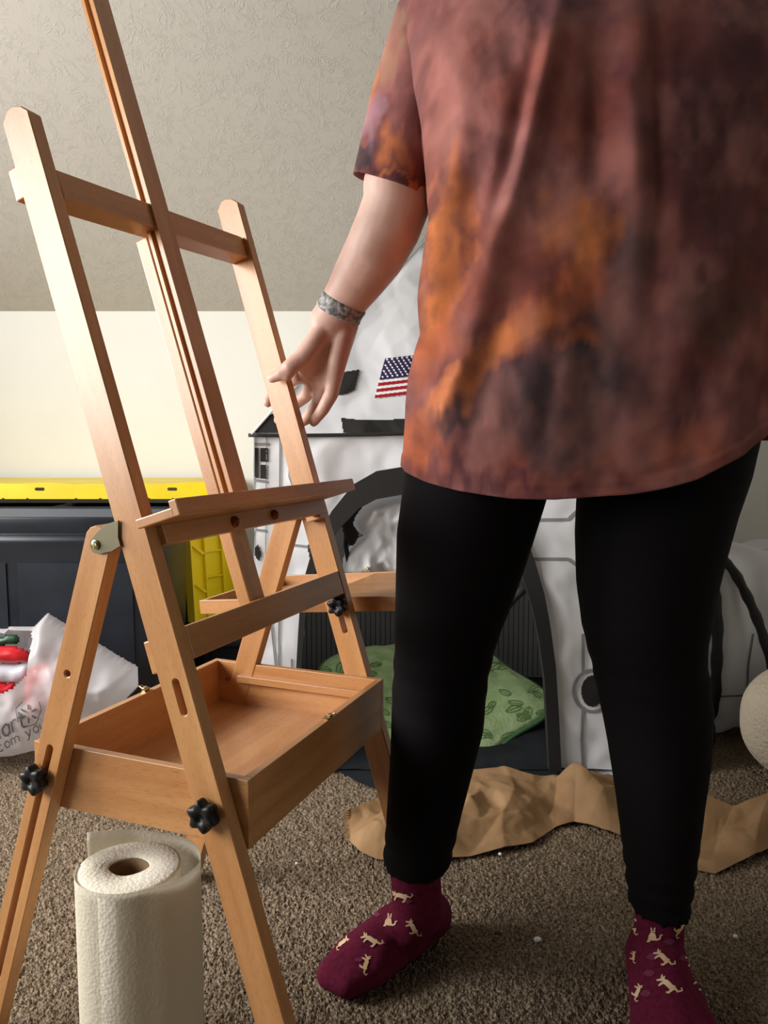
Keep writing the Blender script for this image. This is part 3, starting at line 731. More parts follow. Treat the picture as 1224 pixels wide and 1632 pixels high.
# printed marks on the front and the roof
bf = bvh_of(front_me); br = bvh_of(roof_me)
def prints(bvh, items, m, name, off=.0025, parent=tent, joined=False):
    if not joined:
        for it in items:
            VF = [stroke_VF(bvh, t_[1], t_[2], off) if t_[0] == 's' else shape_VF(bvh, t_[1], off, t_[2]) for t_ in (it if isinstance(it, list) else [it])]
            V, Fc = join_VF(VF)
            if Fc: link(name, me_from(V, Fc, False), m, parent)
        return
    VF = []
    for it in items:
        if it[0] == 's': VF.append(stroke_VF(bvh, it[1], it[2], off))
        else: VF.append(shape_VF(bvh, it[1], off, it[2]))
    V, Fc = join_VF(VF)
    if Fc: return link(name, me_from(V, Fc, False), m, parent)
prints(bf, [('s', [(403, 708), (428, 708)], 4), ('s', [(403, 765), (426, 768)], 4), ('s', [(403, 844), (424, 846)], 4), ('s', [(447, 694), (446, 800), (445, 1010), (444, 1240)], 3),
            ('s', [(465, 1050), (466, 1100), (466, 1240)], 3), ('s', [(425, 694), (423, 960)], 1.5), ('s', [(462, 868), (495, 872)], 4), ('s', [(432, 990), (438, 1045), (443, 1100)], 3), ('s', [(462, 725), (461, 760), (472, 790)], 2)], M_line, 'grey_line_print')
prints(bf, [('f', [(404, 714), (412, 714), (411, 738), (413, 762), (404, 760)], 2), ('f', [(416, 714), (428, 714), (427, 736), (415, 735)], 2), ('f', [(415, 741), (426, 741), (425, 763), (415, 762)], 2),
            ('f', [(466, 726), (472, 738), (476, 766), (468, 760), (464, 745)], 2), ('f', [(407, 872), (411, 868), (416, 880), (414, 895), (408, 890), (406, 880)], 2),
            ('f', [(491, 870), (503, 858), (503, 876), (493, 889)], 2), ('f', [(838, 887), (846, 895), (828, 899), (828, 888)], 2), ('f', [(851, 931), (857, 944), (846, 958), (838, 945)], 2)], M_fabk, 'black_print')
prints(bf, [('s', [(830, 829), (905, 828), (922, 812), (940, 790)], 5), ('s', [(820, 891), (905, 891), (925, 906), (950, 925)], 5), ('s', [(929, 1010), (929, 1072)], 5), ('s', [(929, 1130), (927, 1180), (930, 1240)], 5),
            ('s', [(944 + 30 * math.cos(t), 1101 + 33 * math.sin(t)) for t in np.linspace(0, 2 * math.pi, 26)], 5)], M_line, 'grey_line_print')
prints(bf, [('f', [(944 + 18 * math.cos(t), 1101 + 25 * math.sin(t)) for t in np.linspace(0, 2 * math.pi, 30)], 1.2)], M_fabk, 'black_print')
prints(br, [('f', [(500, 601), (573, 590), (565, 622), (552, 629), (497, 636)], 1.3), ('f', [(544, 667), (580, 671), (640, 669), (760, 672), (760, 698), (548, 697)], 1.6), ('f', [(398, 692), (428, 661), (468, 664), (476, 694)], 1.5)], M_fabk, 'black_print')
# eave binding
ev = [tube_V([(x, YT - .008 - .003 * math.sin(x * 9), ze + .003 * math.sin(x * 7)) for x in np.linspace(xl - .012, xrr + .012, 40)], .0045, 8)]
ev.append(tube_V([(xl - .004, YT - .01, ze), (xm, YP - .01, zp)], .003, 6))
link('eave_binding', me_from(*ev[0]), M_fabk, tent); link('roof_piping', me_from(*ev[1]), M_fab, tent)
# flag print: canton with stars, red and white stripes (skewed on the slope)
def FL(u, v): return (614 - 17 * v + 108 * u - 0 * v, 573 - 13 * u + 63 * v + 4 * math.sin(u * 3) * 0)
stp = []
for i in range(7):
    v0, v1 = i * 2 / 13, (i * 2 + 1) / 13
    u0 = 0 if v0 > .52 else .46
    stp.append(('f', [FL(u0, v0), FL(1, v0), FL(1, v1), FL(u0, v1)], .9))
prints(br, [('f', [FL(0, 0), FL(1, 0), FL(1, 1), FL(0, 1)], 1.2)], M_whitep, 'flag_white_print', .002)
prints(br, stp, M_red, 'flag_stripes_print', .0035)
prints(br, [('f', [FL(0, 0), FL(.47, 0), FL(.47, .54), FL(0, .54)], 1)], M_blue, 'flag_canton_print', .004)
prints(br, [('f', [(x + 1.6 * math.cos(a), y + 1.6 * math.sin(a)) for a in np.linspace(0, 5.2, 6)], 1.1) for r in range(7) for c in range(6) for x, y in [FL(.04 + (c + (.5 if r % 2 else 0)) * .072, .045 + r * .073)]], M_whitep, 'flag_star_print', .0055, tent, True)['kind'] = 'stuff'
# rolled white door flap, crumpled in the opening
fl = [(562, 832), (572, 812), (592, 800), (650, 790), (715, 794), (722, 860), (690, 905), (640, 925), (580, 922), (548, 918), (548, 890), (562, 868), (580, 855), (570, 848)]
fl = [(lambda p: (p[0], p[2]))(onY(x, y, 1.90)) for x, y in fl]
link('door_flap', pillow_me(fl, 1.93, .045, .004, .06, .06, 13, 5), M_fab, tent)
sp_ = [(538, 826), (552, 808), (568, 796), (576, 808), (566, 822), (563, 838), (571, 852), (560, 870), (551, 856), (545, 838)]
link('flap_binding', pillow_me([(lambda p: (p[0], p[2]))(onY(x, y, 1.885)) for x, y in sp_], 1.887, .003, .003, .02, .002, 16, 2), M_fabk, tent)
link('flap_tie', tube_me([onY(552, 846, 1.90), onY(551, 870, 1.90), onY(556, 898, 1.90), onY(566, 930, 1.92)], .006), M_fabk, tent)
link('door_toggle', tube_me([onY(800, 975, 1.9), onY(820, 952, 1.9), onY(838, 936, 1.88)], .011), M_fabk, tent)

# ------------------------------------------------------------------ green leaf cushion
M_grn = noise_mat('green_plush', s2l(172, 204, 140), s2l(204, 228, 170), nscale=26, rough=.9, spec=.1, bump=.6, bscale=140, bdist=.003)
nr, na = 26, 120; A = np.zeros((nr * 2, na, 3))
cu = (.11, 2.16)
for i in range(nr * 2):
    f = (i / (nr - 1)) if i < nr else (1 - (i - nr) / (nr - 1)); topside = i < nr
    for k in range(na):
        a = 2 * math.pi * k / na; lob = 1 + .07 * math.cos(5 * a + .5); r = f * lob
        hh = (1 - r ** 4 / lob ** 4) * .055 if f < 1 else 0
        x = cu[0] + .335 * r * math.cos(a); y = cu[1] + .25 * r * math.sin(a)
        b = .028 * (crumple(x * 11, y * 11, 4, 2) - .4) * (1 - f ** 3)
        tilt = .075 + .09 * r * math.sin(a) 
        A[i, k] = (x, y, tilt + (hh + b if topside else -hh * .6) )
cm = grid_me(A, closed_u=True)
cush = empty('leaf_cushion', (cu[0], cu[1], 0), 'round green plush cushion with leaf outlines lying on the tent floor', 'cushion')
link('cushion_body', cm, M_grn, cush)
bc = bvh_of(cm); lf = []
for i in range(110):
    cx_, cy_ = 490 + 375 * rng.random(), 1040 + 140 * rng.random(); a0 = rng.random() * 6.28; s = 9 + 5 * rng.random()
    pts = [(cx_ + s * (.5 + .0) * math.cos(t) * math.cos(a0) - s * math.sin(t) * math.sin(a0) * (1 - .3 * math.cos(t)), cy_ + .7 * (s * .5 * math.cos(t) * math.sin(a0) + s * math.sin(t) * math.cos(a0))) for t in np.linspace(0, 6.28, 12)]
    lf.append([('s', pts, 1.3), ('s', [(cx_ + s * math.sin(a0), cy_ - .7 * s * math.cos(a0)), (cx_ - s * math.sin(a0), cy_ + .7 * s * math.cos(a0))], 1.1)])
prints(bc, lf, mat('leaf_line_green', s2l(112, 150, 90), .9, .1), 'leaf_print', .0015, cush)
ed = [A[nr - 1, k] + np.array([0, 0, -.004]) for k in range(na)] + [A[nr - 1, 0] + np.array([0, 0, -.004])]
link('cushion_piping', tube_me(ed, .006, 8), mat('piping_green', s2l(80, 124, 84), .9, .1), cush)

# ------------------------------------------------------------------ collapsed play tunnel, right
tun = empty('play_tunnel', (1.1, 2.15, 0), 'white fabric play tunnel with black hoop straps beside the tent', 'play tunnel')
na, nl = 48, 90; A = np.zeros((na, nl, 3)); Rt = .245
for i in range(na):
    a = math.pi * 2 * i / (na - 1)
    for j in range(nl):
        x = .74 + 1.1 * j / (nl - 1)
        r = Rt * (1 + .03 * math.sin(j * .6)) + .012 * (crumple(x * 10, a * 3, 12) - .5)
        q = .42; sn, cs = math.sin(a), math.cos(a); y = 2.24 - r * math.copysign(abs(sn) ** q, sn); z = .246 + r * .99 * math.copysign(abs(cs) ** q, cs)
        y = max(y, 2.055 + .012 * math.sin(x * 20 + z * 9)) if False else y
        A[i, j] = (x, y, max(z, .006))
tm = grid_me(A); link('tunnel_cloth', tm, M_fab, tun)
bt = bvh_of(tm)
prints(bt, [('s', [(1020, 1114), (1100, 1112), (1190, 1108), (1192, 1060), (1200, 1010)], 3)], M_line, 'seam_print', .002, tun)
def strap(name, px, Y, r, flat=.45):
    p = [onY(x, y, yy) for (x, y), yy in zip(px, Y)]; out = []
    for i in range(len(p) - 1):
        p0, p1, p2, p3 = [p[min(max(j, 0), len(p) - 1)] for j in (i - 1, i, i + 1, i + 2)]
        for k in range(5): f = k / 5; out.append(.5 * ((2 * p1) + (-p0 + p2) * f + (2 * p0 - 5 * p1 + 4 * p2 - p3) * f * f + (-p0 + 3 * p1 - 3 * p2 + p3) * f ** 3))
    out.append(p[-1]); rr_ = [r * (1 + .12 * math.sin(i * 1.7)) for i in range(len(out))]
    return link(name, tube_me(out, rr_, 12), M_fabk, tun)
strap('hoop_strap', [(1100, 872), (1120, 885), (1136, 930), (1143, 990), (1142, 1060), (1138, 1120), (1128, 1150)], [2.1, 2.05, 2.0, 1.98, 1.98, 1.99, 2.0], .014)
strap('hoop_strap', [(1110, 872), (1135, 880), (1165, 905), (1188, 945), (1208, 990), (1226, 1045), (1240, 1110), (1244, 1170)], [2.12, 2.06, 2.0, 1.97, 1.95, 1.95, 1.97, 2.0], .0125)
strap('elastic_cord', [(1132, 1140), (1138, 1160), (1136, 1190), (1126, 1212)], [1.99, 1.98, 1.97, 1.97], .003)

# ------------------------------------------------------------------ pouf at the right edge
M_bou = mat('boucle', s2l(196, 182, 160), .95, .05); N, L, B = nodes(M_bou)
tc = N.new('ShaderNodeTexCoord'); vo = N.new('ShaderNodeTexVoronoi'); vo.inputs['Scale'].default_value = 75; vo.feature = 'DISTANCE_TO_EDGE'; L.new(tc.outputs['Object'], vo.inputs['Vector'])
bp = N.new('ShaderNodeBump'); bp.inputs['Strength'].default_value = 1; bp.inputs['Distance'].default_value = .006; L.new(vo.outputs['Distance'], bp.inputs['Height']); L.new(bp.outputs[0], B.inputs['Normal'])
na, nl = 40, 90; A = np.zeros((na, nl, 3)); pc = (float(onY(1197, 1200, 1.72)[0]) + .25, 1.74)
for i in range(na):
    t_ = math.pi * i / (na - 1); cz = math.cos(t_); sz = math.sin(t_) ** .75 if 0 < i < na - 1 else 0.0001
    for j in range(nl):
        a = 2 * math.pi * j / nl
        A[i, j] = (pc[0] + .25 * sz * math.cos(a), pc[1] + .22 * sz * math.sin(a), .142 + .140 * (abs(cz) ** .8) * (1 if cz > 0 else -1))
tag(link('floor_pouf', grid_me(A, closed_u=True), M_bou), 'round beige boucle floor pouf at the right edge of the view', 'pouf')

# ------------------------------------------------------------------ brown packing paper strip on the carpet
near = [(553, 1340), (575, 1362), (600, 1376), (640, 1384), (690, 1376), (725, 1368), (800, 1358), (850, 1346), (885, 1318), (915, 1312), (960, 1326), (1000, 1334), (1050, 1345), (1095, 1372), (1105, 1383), (1140, 1391), (1185, 1376), (1224, 1360), (1300, 1345)]
far = [(550, 1286), (585, 1275), (615, 1266), (650, 1255), (690, 1245), (735, 1236), (800, 1234), (850, 1241), (890, 1236), (920, 1225), (945, 1222), (975, 1230), (1020, 1248), (1070, 1258), (1110, 1265), (1140, 1276), (1170, 1281), (1224, 1284), (1300, 1288)]
nu, nv = 420, 120; A = np.zeros((nv, nu, 3)); s = np.linspace(0, len(near) - 1, nu)
NR = np.stack([np.interp(s, range(len(near)), [p[k] for p in near]) for k in (0, 1)], 1); FR = np.stack([np.interp(s, range(len(far)), [p[k] for p in far]) for k in (0, 1)], 1)
for j in range(nu):
    a = onZ(NR[j, 0], NR[j, 1], .006); b = onZ(FR[j, 0], FR[j, 1], .05)
    for i in range(nv):
        f = i / (nv - 1); A[i, j] = a * (1 - f) + b * f
Xp, Yp = A[..., 0], A[..., 1]; fv = np.linspace(0, 1, nv)[:, None]
cr = crumple(Xp * 6, Yp * 6, 77, 4)
A[..., 2] = .008 + .042 * fv ** 1.2 + ((facet(Xp, Yp, .11, 5) - .4) * .085 + (facet(Xp, Yp, .045, 9) - .5) * .022 + (facet(Xp, Yp, .02, 19) - .5) * .006) * (.25 + .75 * np.sin(np.clip(fv * 1.1, 0, 1) * math.pi * .85))
# the twist where the strip folds over itself
tw = np.exp(-((Xp - .43) / .05) ** 2); A[..., 2] += .05 * tw * np.sin(fv * math.pi) 
A[..., 2] += .012 * (np.abs(((Xp - .9 * Yp) * 9) % 2 - 1) - .5) * np.sin(fv * math.pi)
A[..., 2] = np.maximum(A[..., 2], .004)
for j in range(6): A[:, j, 0] += .008 * np.sin(np.arange(nv) * .9 + 1) * (1 - j / 6)
pp = link('packing_paper', grid_me(A, smooth=False), M_paper); tag(pp, 'long crumpled strip of brown kraft packing paper lying on the carpet', 'paper')
so = pp.modifiers.new('t', 'SOLIDIFY'); so.thickness = .0006
for (x, y, r, lb) in ((797, 1361, .0036, 'small white foam bead on the carpet just below the packing paper'), (857, 1497, .0048, 'white foam crumb on the carpet between the two feet'), (1172, 1492, .0035, 'tiny white foam crumb on the carpet at the right of the right sock'), (473, 1376, .003, 'tiny white crumb on the carpet between easel foot and left sock')):
    c = onZ(x, y, .006)
    bm = bmesh.new(); bmesh.ops.create_icosphere(bm, subdivisions=2, radius=r)
    for v in bm.verts: v.co.x *= 1.3 if r > .004 else 1; v.co.z *= .8; v.co += Vector(rng.normal(0, .0003, 3))
    me = bpy.data.meshes.new('m'); bm.to_mesh(me); bm.free()
    tag(link('foam_crumb', me, M_whitep, None, Matrix.Translation(c)), lb, 'crumb', 'foam crumbs on the carpet')

# ------------------------------------------------------------------ shopping bag with red packets
M_bag = mat('thin_white_plastic', s2l(228, 226, 228), .38, .5); N, L, B = nodes(M_bag)
tr = N.new('ShaderNodeBsdfTranslucent'); tr.inputs[0].default_value = (*s2l(235, 232, 232), 1); tp = N.new('ShaderNodeBsdfTransparent')
ms = N.new('ShaderNodeMixShader'); ms.inputs[0].default_value = .3; ms2 = N.new('ShaderNodeMixShader'); ms2.inputs[0].default_value = .22
L.new(B.outputs[0], ms.inputs[1]); L.new(tr.outputs[0], ms.inputs[2]); L.new(ms.outputs[0], ms2.inputs[1]); L.new(tp.outputs[0], ms2.inputs[2]); L.new(ms2.outputs[0], N['Material Output'].inputs['Surface'])
YB = 1.86
def XZ(pts, Y): return [(lambda p: (float(p[0]), float(max(p[2], .008))))(onY(x, y, Y)) for x, y in pts]
ol = [(-150, 1190), (-160, 1080), (-110, 1010), (-40, 1012), (22, 1000), (58, 999), (76, 979), (104, 996), (130, 1012), (165, 1032), (190, 1048), (217, 1063), (219, 1092), (200, 1112), (150, 1150), (80, 1188), (30, 1200), (-60, 1204)]
olz = XZ(ol, YB)
bag_me = pillow_me(olz, YB, .10, .0055, .11, .030, 11, 14, smooth=False)
# cut the mouth of the bag: opening on the left of the front
mouth = XZ([(-90, 1040), (-20, 1012), (26, 1010), (38, 1025), (46, 1050), (46, 1072), (34, 1088), (14, 1100), (-20, 1112), (-90, 1110)], YB - .09)
bm = bmesh.new(); bm.from_mesh(bag_me)
cs = np.array([(f.calc_center_median().x, f.calc_center_median().z, f.calc_center_median().y) for f in bm.faces])
k = inside(mouth, cs[:, 0], cs[:, 1]) & (cs[:, 2] < YB - .02)
bm.faces.ensure_lookup_table(); bmesh.ops.delete(bm, geom=[bm.faces[i] for i in np.where(k)[0]], context='FACES'); bm.to_mesh(bag_me); bm.free()
bag = empty('shopping_bag', (-.85, YB, 0), 'crumpled white plastic shopping bag lying open on the carpet, red packets inside', 'plastic bag')
link('bag_skin', bag_me, M_bag, bag)
M_ink = mat('grey_ink', s2l(110, 108, 110), .6, .2)
bb = bvh_of(bag_me)
# lettering as strokes: "mart", the spark, and the line under it
GL = {'m': [[(0, 1), (0, .35)], [(0, .5), (.15, .35), (.3, .5), (.3, 1)], [(.3, .5), (.45, .35), (.6, .5), (.6, 1)]], 'a': [[(.42, .4), (.42, 1)], [(.42, .5), (.25, .36), (.05, .5), (.02, .72), (.1, .95), (.28, 1), (.42, .85)]],
      'r': [[(0, .36), (0, 1)], [(0, .55), (.14, .38), (.3, .36)]], 't': [[(.14, .1), (.14, .88), (.22, 1), (.34, .98)], [(0, .37), (.32, .37)]], 'c': [[(.4, .45), (.22, .36), (.04, .5), (.02, .75), (.12, .96), (.3, 1), (.42, .9)]],
      'o': [[(.22, .36), (.04, .5), (.02, .75), (.12, .97), (.26, 1), (.42, .88), (.44, .6), (.34, .4), (.22, .36)]], 'y': [[(0, .37), (.2, .98)], [(.42, .37), (.2, .98), (.08, 1.25), (-.04, 1.27)]], 'u': [[(0, .37), (0, .8), (.1, 1), (.28, .98), (.4, .8)], [(.4, .37), (.4, 1)]],
      'W': [[(0, 0), (.2, 1), (.42, .2), (.62, 1), (.84, 0)]], 'l': [[(0, 0), (0, 1)]], '.': [[(0, .93), (.04, 1)]], 'P': [[(0, 1), (0, 0), (.32, .04), (.4, .25), (.3, .48), (0, .52)]]}
def text_strokes(s, o, ux, uy, wid):
    o = np.array(o, float); ux = np.array(ux, float); uy = np.array(uy, float); x = 0; out = []
    for ch in s:
        if ch == ' ': x += .4; continue
        out.append([('s', [tuple(o + ux * (x + a) + uy * (b - 1)) for a, b in st_], wid) for st_ in GL[ch]])
        x += {'m': .8, 'W': 1.05, 'l': .18, '.': .18, 't': .46, 'r': .42}.get(ch, .6)
    return out
prints(bb, text_strokes('Walmart', (-62, 1208), (26, -13), (6, 27), 3.2), M_ink, 'bag_lettering', .003, bag)
sk = []
for i in range(6):
    a = math.pi / 3 * i + .5; sk.append(('s', [(46 + 6 * math.cos(a), 1137 + 6 * math.sin(a)), (46 + 14 * math.cos(a), 1137 + 14 * math.sin(a))], 3))
sk.append(('s', [(30, 1150), (26, 1128), (36, 1118)], 1.5)); sk.append(('s', [(62, 1118), (66, 1130), (58, 1152), (38, 1158)], 1.5))
prints(bb, sk, M_ink, 'bag_emblem', .003, bag)
prints(bb, text_strokes('com your', (-2, 1198), (19, -10), (5, 15), 1.8), M_ink, 'bag_lettering', .003, bag)
M_redp = noise_mat('red_packet', s2l(178, 18, 30), s2l(210, 40, 48), nscale=20, rough=.3, spec=.5)
M_gp = mat('green_packet', s2l(30, 70, 48), .4, .5)
def packet(name, px, Y, T, m, label, grp=None):
    return tag(link(name, pillow_me(XZ(px, Y), Y, T, .005, .03, .008, 20, int(px[0][0]) % 50, smooth=True), m), label, 'packet', grp)
packet('red_packet', [(-70, 1036), (-10, 1030), (25, 1032), (44, 1040), (47, 1052), (20, 1056), (-30, 1054), (-70, 1058)], 1.80, .018, M_redp, 'shiny red packet on top inside the open shopping bag')
packet('white_packet', [(-70, 1060), (-20, 1058), (20, 1060), (46, 1058), (45, 1080), (10, 1088), (-40, 1084), (-70, 1082)], 1.805, .016, mat('silver_film', s2l(205, 205, 215), .25, .6), 'silvery white packet in the mouth of the shopping bag')
packet('red_packet', [(-70, 1086), (-20, 1084), (10, 1090), (24, 1090), (16, 1104), (-20, 1112), (-70, 1110)], 1.80, .018, M_redp, 'red packet lowest in the mouth of the shopping bag')
packet('green_packet', [(-60, 1018), (-10, 1018), (18, 1012), (30, 1018), (20, 1026), (-20, 1028), (-60, 1030)], 1.815, .014, M_gp, 'dark green packet at the top of the shopping bag mouth')
packet('red_packet', [(50, 1065), (90, 1060), (105, 1085), (95, 1130), (60, 1140), (40, 1120)], 1.80, .025, M_redp, 'red packet showing pink through the shopping bag film')

# ------------------------------------------------------------------ person
person = empty('person', (.28, 1.14, 0), 'person in tie-dye t-shirt, black leggings and cat-print socks, one hand on the easel', 'person')
M_skin = noise_mat('skin', s2l(198, 156, 140), s2l(214, 176, 160), nscale=18, rough=.5, spec=.4, bump=.12, bscale=160, bdist=.001)
def pY(x, y, Y): return tuple(onY(x, y, Y))
# body: one continuous surface (head, torso, arms, hand)
Xc = .30; YC = 1.14
S = lambda p, r: (p, r)
hl = []
def limb(a, ra, b, rb): hl.append([(a, ra), (b, rb)])
sh_r = (.098, 1.17, 1.345); el = pY(634, 296, 1.21); 
limb((Xc, 1.15, 1.40), .062, (Xc, 1.12, 1.52), .055)                     # neck
hl.append([((Xc, 1.12, 1.63), (.074, .088, .075)), ((Xc, 1.09, 1.555), (.045, .05, .04)), ((Xc, 1.15, 1.66), (.073, .082, .075))])
hl.append([((Xc, 1.045, 1.60), .010), ((Xc, 1.02, 1.585), .012), ((Xc, 1.05, 1.635), .008)])   # nose
for sx in (-1, 1): hl.append([((Xc + sx * .076, 1.14, 1.62), (.008, .016, .028)), ((Xc + sx * .07, 1.13, 1.61), (.01, .014, .02))])
hl.append([((Xc, 1.045, 1.558), (.022, .01, .006))])
hl.append([((Xc - .15, 1.15, 1.36), .055), ((Xc + .15, 1.15, 1.36), .055), ((Xc - .12, 1.15, 1.0), .10), ((Xc + .12, 1.15, 1.0), .10)])
limb((Xc - .15, 1.16, 1.36), .05, sh_r, .046)
limb(sh_r, .046, el, .047)
# forearm measured from the photograph: centre, half width in picture units
fa = [(634, 318, 54, 1.212), (618, 362, 53, 1.222), (598, 402, 50, 1.235), (574, 440, 44, 1.25), (556, 468, 38, 1.262), (541, 494, 36, 1.272), (528, 514, 36, 1.278)]
fp = [(onY(x, y, Y), wpx / F * Y * .97) for x, y, wpx, Y in fa]
limb(el, .052, tuple(fp[0][0]), fp[0][1])
for i in range(len(fp) - 1):
    a, ra = fp[i]; b, rb = fp[i + 1]; fl_ = (1, 1, 1) if i < 3 else (1, .74, 1)
    ka = 1 if i < 3 else .78; kb = 1 if i < 2 else .74
    hl.append([(tuple(a), (ra, ra * ka, ra)), (tuple(b), (rb, rb * kb, rb))])
# palm: wrist to knuckles, then thumb pad and the heel of the little-finger side
wr1, wr2, wr3 = onY(523, 508, 1.280), onY(540, 514, 1.280), onY(556, 516, 1.278)
mcp = [onY(489, 596, 1.306), onY(503, 606, 1.308), onY(518, 611, 1.303), onY(534, 600, 1.290)]
for m_, w_, r0, r1 in zip(mcp, (wr1, wr2, wr2, wr3), (.0165, .017, .017, .0165), (.0125, .0125, .0125, .0125)): hl.append([(tuple(w_), r0), (tuple(m_), r1)])
hl.append([(tuple(wr1), .015), (tuple(wr3), .015), (tuple(mcp[0]), .0115), (tuple(mcp[3]), .0115), (tuple(mcp[1]), .0118), (tuple(mcp[2]), .0118)])
hl.append([(tuple(onY(549, 530, 1.272)), .0165), (tuple(onY(538, 575, 1.270)), .0155), (tuple(onY(533, 602, 1.276)), .0135)])   # little-finger side
hl.append([(tuple(onY(520, 520, 1.272)), .0165), (tuple(onY(497, 552, 1.266)), .0165), (tuple(onY(480, 572, 1.264)), .0150)])     # thumb pad
hl.append([(tuple(onY(480, 572, 1.264)), .0140), (tuple(onY(488, 596, 1.300)), .0110), (tuple(onY(500, 560, 1.28)), .0150)])      # web to the index finger
limb(tuple(onY(480, 572, 1.264)), .0148, tuple(onY(462, 585, 1.260)), .0130)
limb(tuple(onY(462, 585, 1.262)), .0130, tuple(onY(448, 596, 1.264)), .0112)
limb(tuple(onY(462, 588, 1.262)), .0120, tuple(onY(457, 599, 1.262)), .0095)
limb(tuple(onY(448, 596, 1.264)), .0110, tuple(onY(433, 603, 1.268)), .0080)          # thumb tip
def finger(pts, rs):
    for i in range(len(pts) - 1): hl.append([(tuple(onY(*pts[i])), rs[i]), (tuple(onY(*pts[i + 1])), rs[i + 1])])
finger([(489, 596, 1.306), (466, 606, 1.340), (440, 620, 1.350), (427, 641, 1.342)], (.0120, .0108, .0102, .0092))
finger([(503, 606, 1.308), (487, 632, 1.340), (462, 650, 1.352), (444, 669, 1.344)], (.0120, .0110, .0102, .0090))
finger([(518, 611, 1.303), (505, 645, 1.318), (488, 668, 1.338), (466, 680, 1.350)], (.0122, .0112, .0102, .0088))
finger([(534, 600, 1.288), (528, 628, 1.282), (515, 652, 1.286), (500, 672, 1.298)], (.0130, .0122, .0108, .0088))
# left arm, mostly outside the frame
limb((Xc + .15, 1.16, 1.36), .056, (.535, 1.15, 1.335), .056); limb((.535, 1.15, 1.335), .056, (.63, 1.10, 1.10), .047)
limb((.63, 1.10, 1.10), .047, (.66, 1.02, .90), .030)
for k in range(4): hl.append([((.66, 1.02, .90), .022), ((.655 + .014 * k - .02, 1.0 - .005 * k, .80), .0085)]); hl.append([((.655 + .014 * k - .02, 1.0 - .005 * k, .80), .0085), ((.645 + .014 * k - .02, 1.005, .735), .0072)])
hl.append([((.65, 1.0, .87), .014), ((.625, .975, .81), .009)])
body = blob_me(hl, .0028, 9, .5)
link('body', body, M_skin, person)
# eyes, hair (above the frame)
M_hair = noise_mat('brown_hair', s2l(70, 46, 32), s2l(98, 66, 46), scale=(60, 60, 4), nscale=3, rough=.5)
for sx in (-1, 1):
    bm = bmesh.new(); bmesh.ops.create_uvsphere(bm, u_segments=16, v_segments=10, radius=.0100); me = bpy.data.meshes.new('m'); bm.to_mesh(me); bm.free()
    ey = link('eye', me, M_whitep, person, Matrix.Translation((Xc + sx * .030, 1.052, 1.625))); link('iris', lathe_me([(.0001, 0), (.0045, .0002), (.0045, .0018), (.0001, .0026)], 14), M_hair, ey, Matrix.Translation((Xc + sx * .030, 1.0436, 1.624)) @ Matrix.Rotation(math.pi / 2, 4, 'X'))
link('hair', blob_me([[((Xc, 1.165, 1.68), (.084, .085, .075)), ((Xc, 1.18, 1.60), (.088, .07, .06))], [((Xc - .07, 1.185, 1.60), .035), ((Xc + .07, 1.185, 1.60), .035), ((Xc, 1.225, 1.49), .055)]], .005, 5), M_hair, person)
# nails on thumb
# patterned band round the wrist
M_band = mat('woven_band', s2l(120, 120, 116), .55, .5); N, L, B = nodes(M_band)
tc = N.new('ShaderNodeTexCoord'); vo = N.new('ShaderNodeTexNoise'); vo.inputs['Scale'].default_value = 150; vo.inputs['Detail'].default_value = 2; L.new(tc.outputs['Object'], vo.inputs['Vector'])
r = N.new('ShaderNodeValToRGB'); r.color_ramp.elements[0].position = .38; r.color_ramp.elements[0].color = (*s2l(96, 94, 92), 1); r.color_ramp.elements[1].position = .62; r.color_ramp.elements[1].color = (*s2l(168, 166, 162), 1)
L.new(vo.outputs['Fac'], r.inputs[0]); L.new(r.outputs[0], B.inputs['Base Color'])
bp = N.new('ShaderNodeBump'); bp.inputs['Strength'].default_value = .8; bp.inputs['Distance'].default_value = .002; L.new(vo.outputs['Fac'], bp.inputs['Height']); L.new(bp.outputs[0], B.inputs['Normal'])
ax0, ax1 = onY(548, 478, 1.266), onY(537, 502, 1.274)
axv = Vector(ax1 - ax0).normalized(); sx_ = Vector((0, 1, 0)); sx_ = (sx_ - axv * sx_.dot(axv)).normalized(); sy_ = axv.cross(sx_)
tb_ = bvh_of(body); A = np.zeros((9, 56, 3)); cc = (Vector(ax0) + Vector(ax1)) / 2
tilt = Vector(sy_) 
for i in range(9):
    for k in range(56):
        a = 2 * math.pi * k / 56; dv = sx_ * math.cos(a) + sy_ * math.sin(a)
        o = cc + axv * ((i - 4) / 4 * .0125) - axv * (sy_.dot(dv)) * .0
        hh = tb_.ray_cast(o + dv * .08, -dv); p = hh[0] if hh[0] is not None else o + dv * .033
        A[i, k] = p + dv * (.0022 if 0 < i < 8 else .0002)
link('wrist_band', grid_me(A, closed_u=True), M_band, person)['label'] = 'grey patterned band round the wrist'

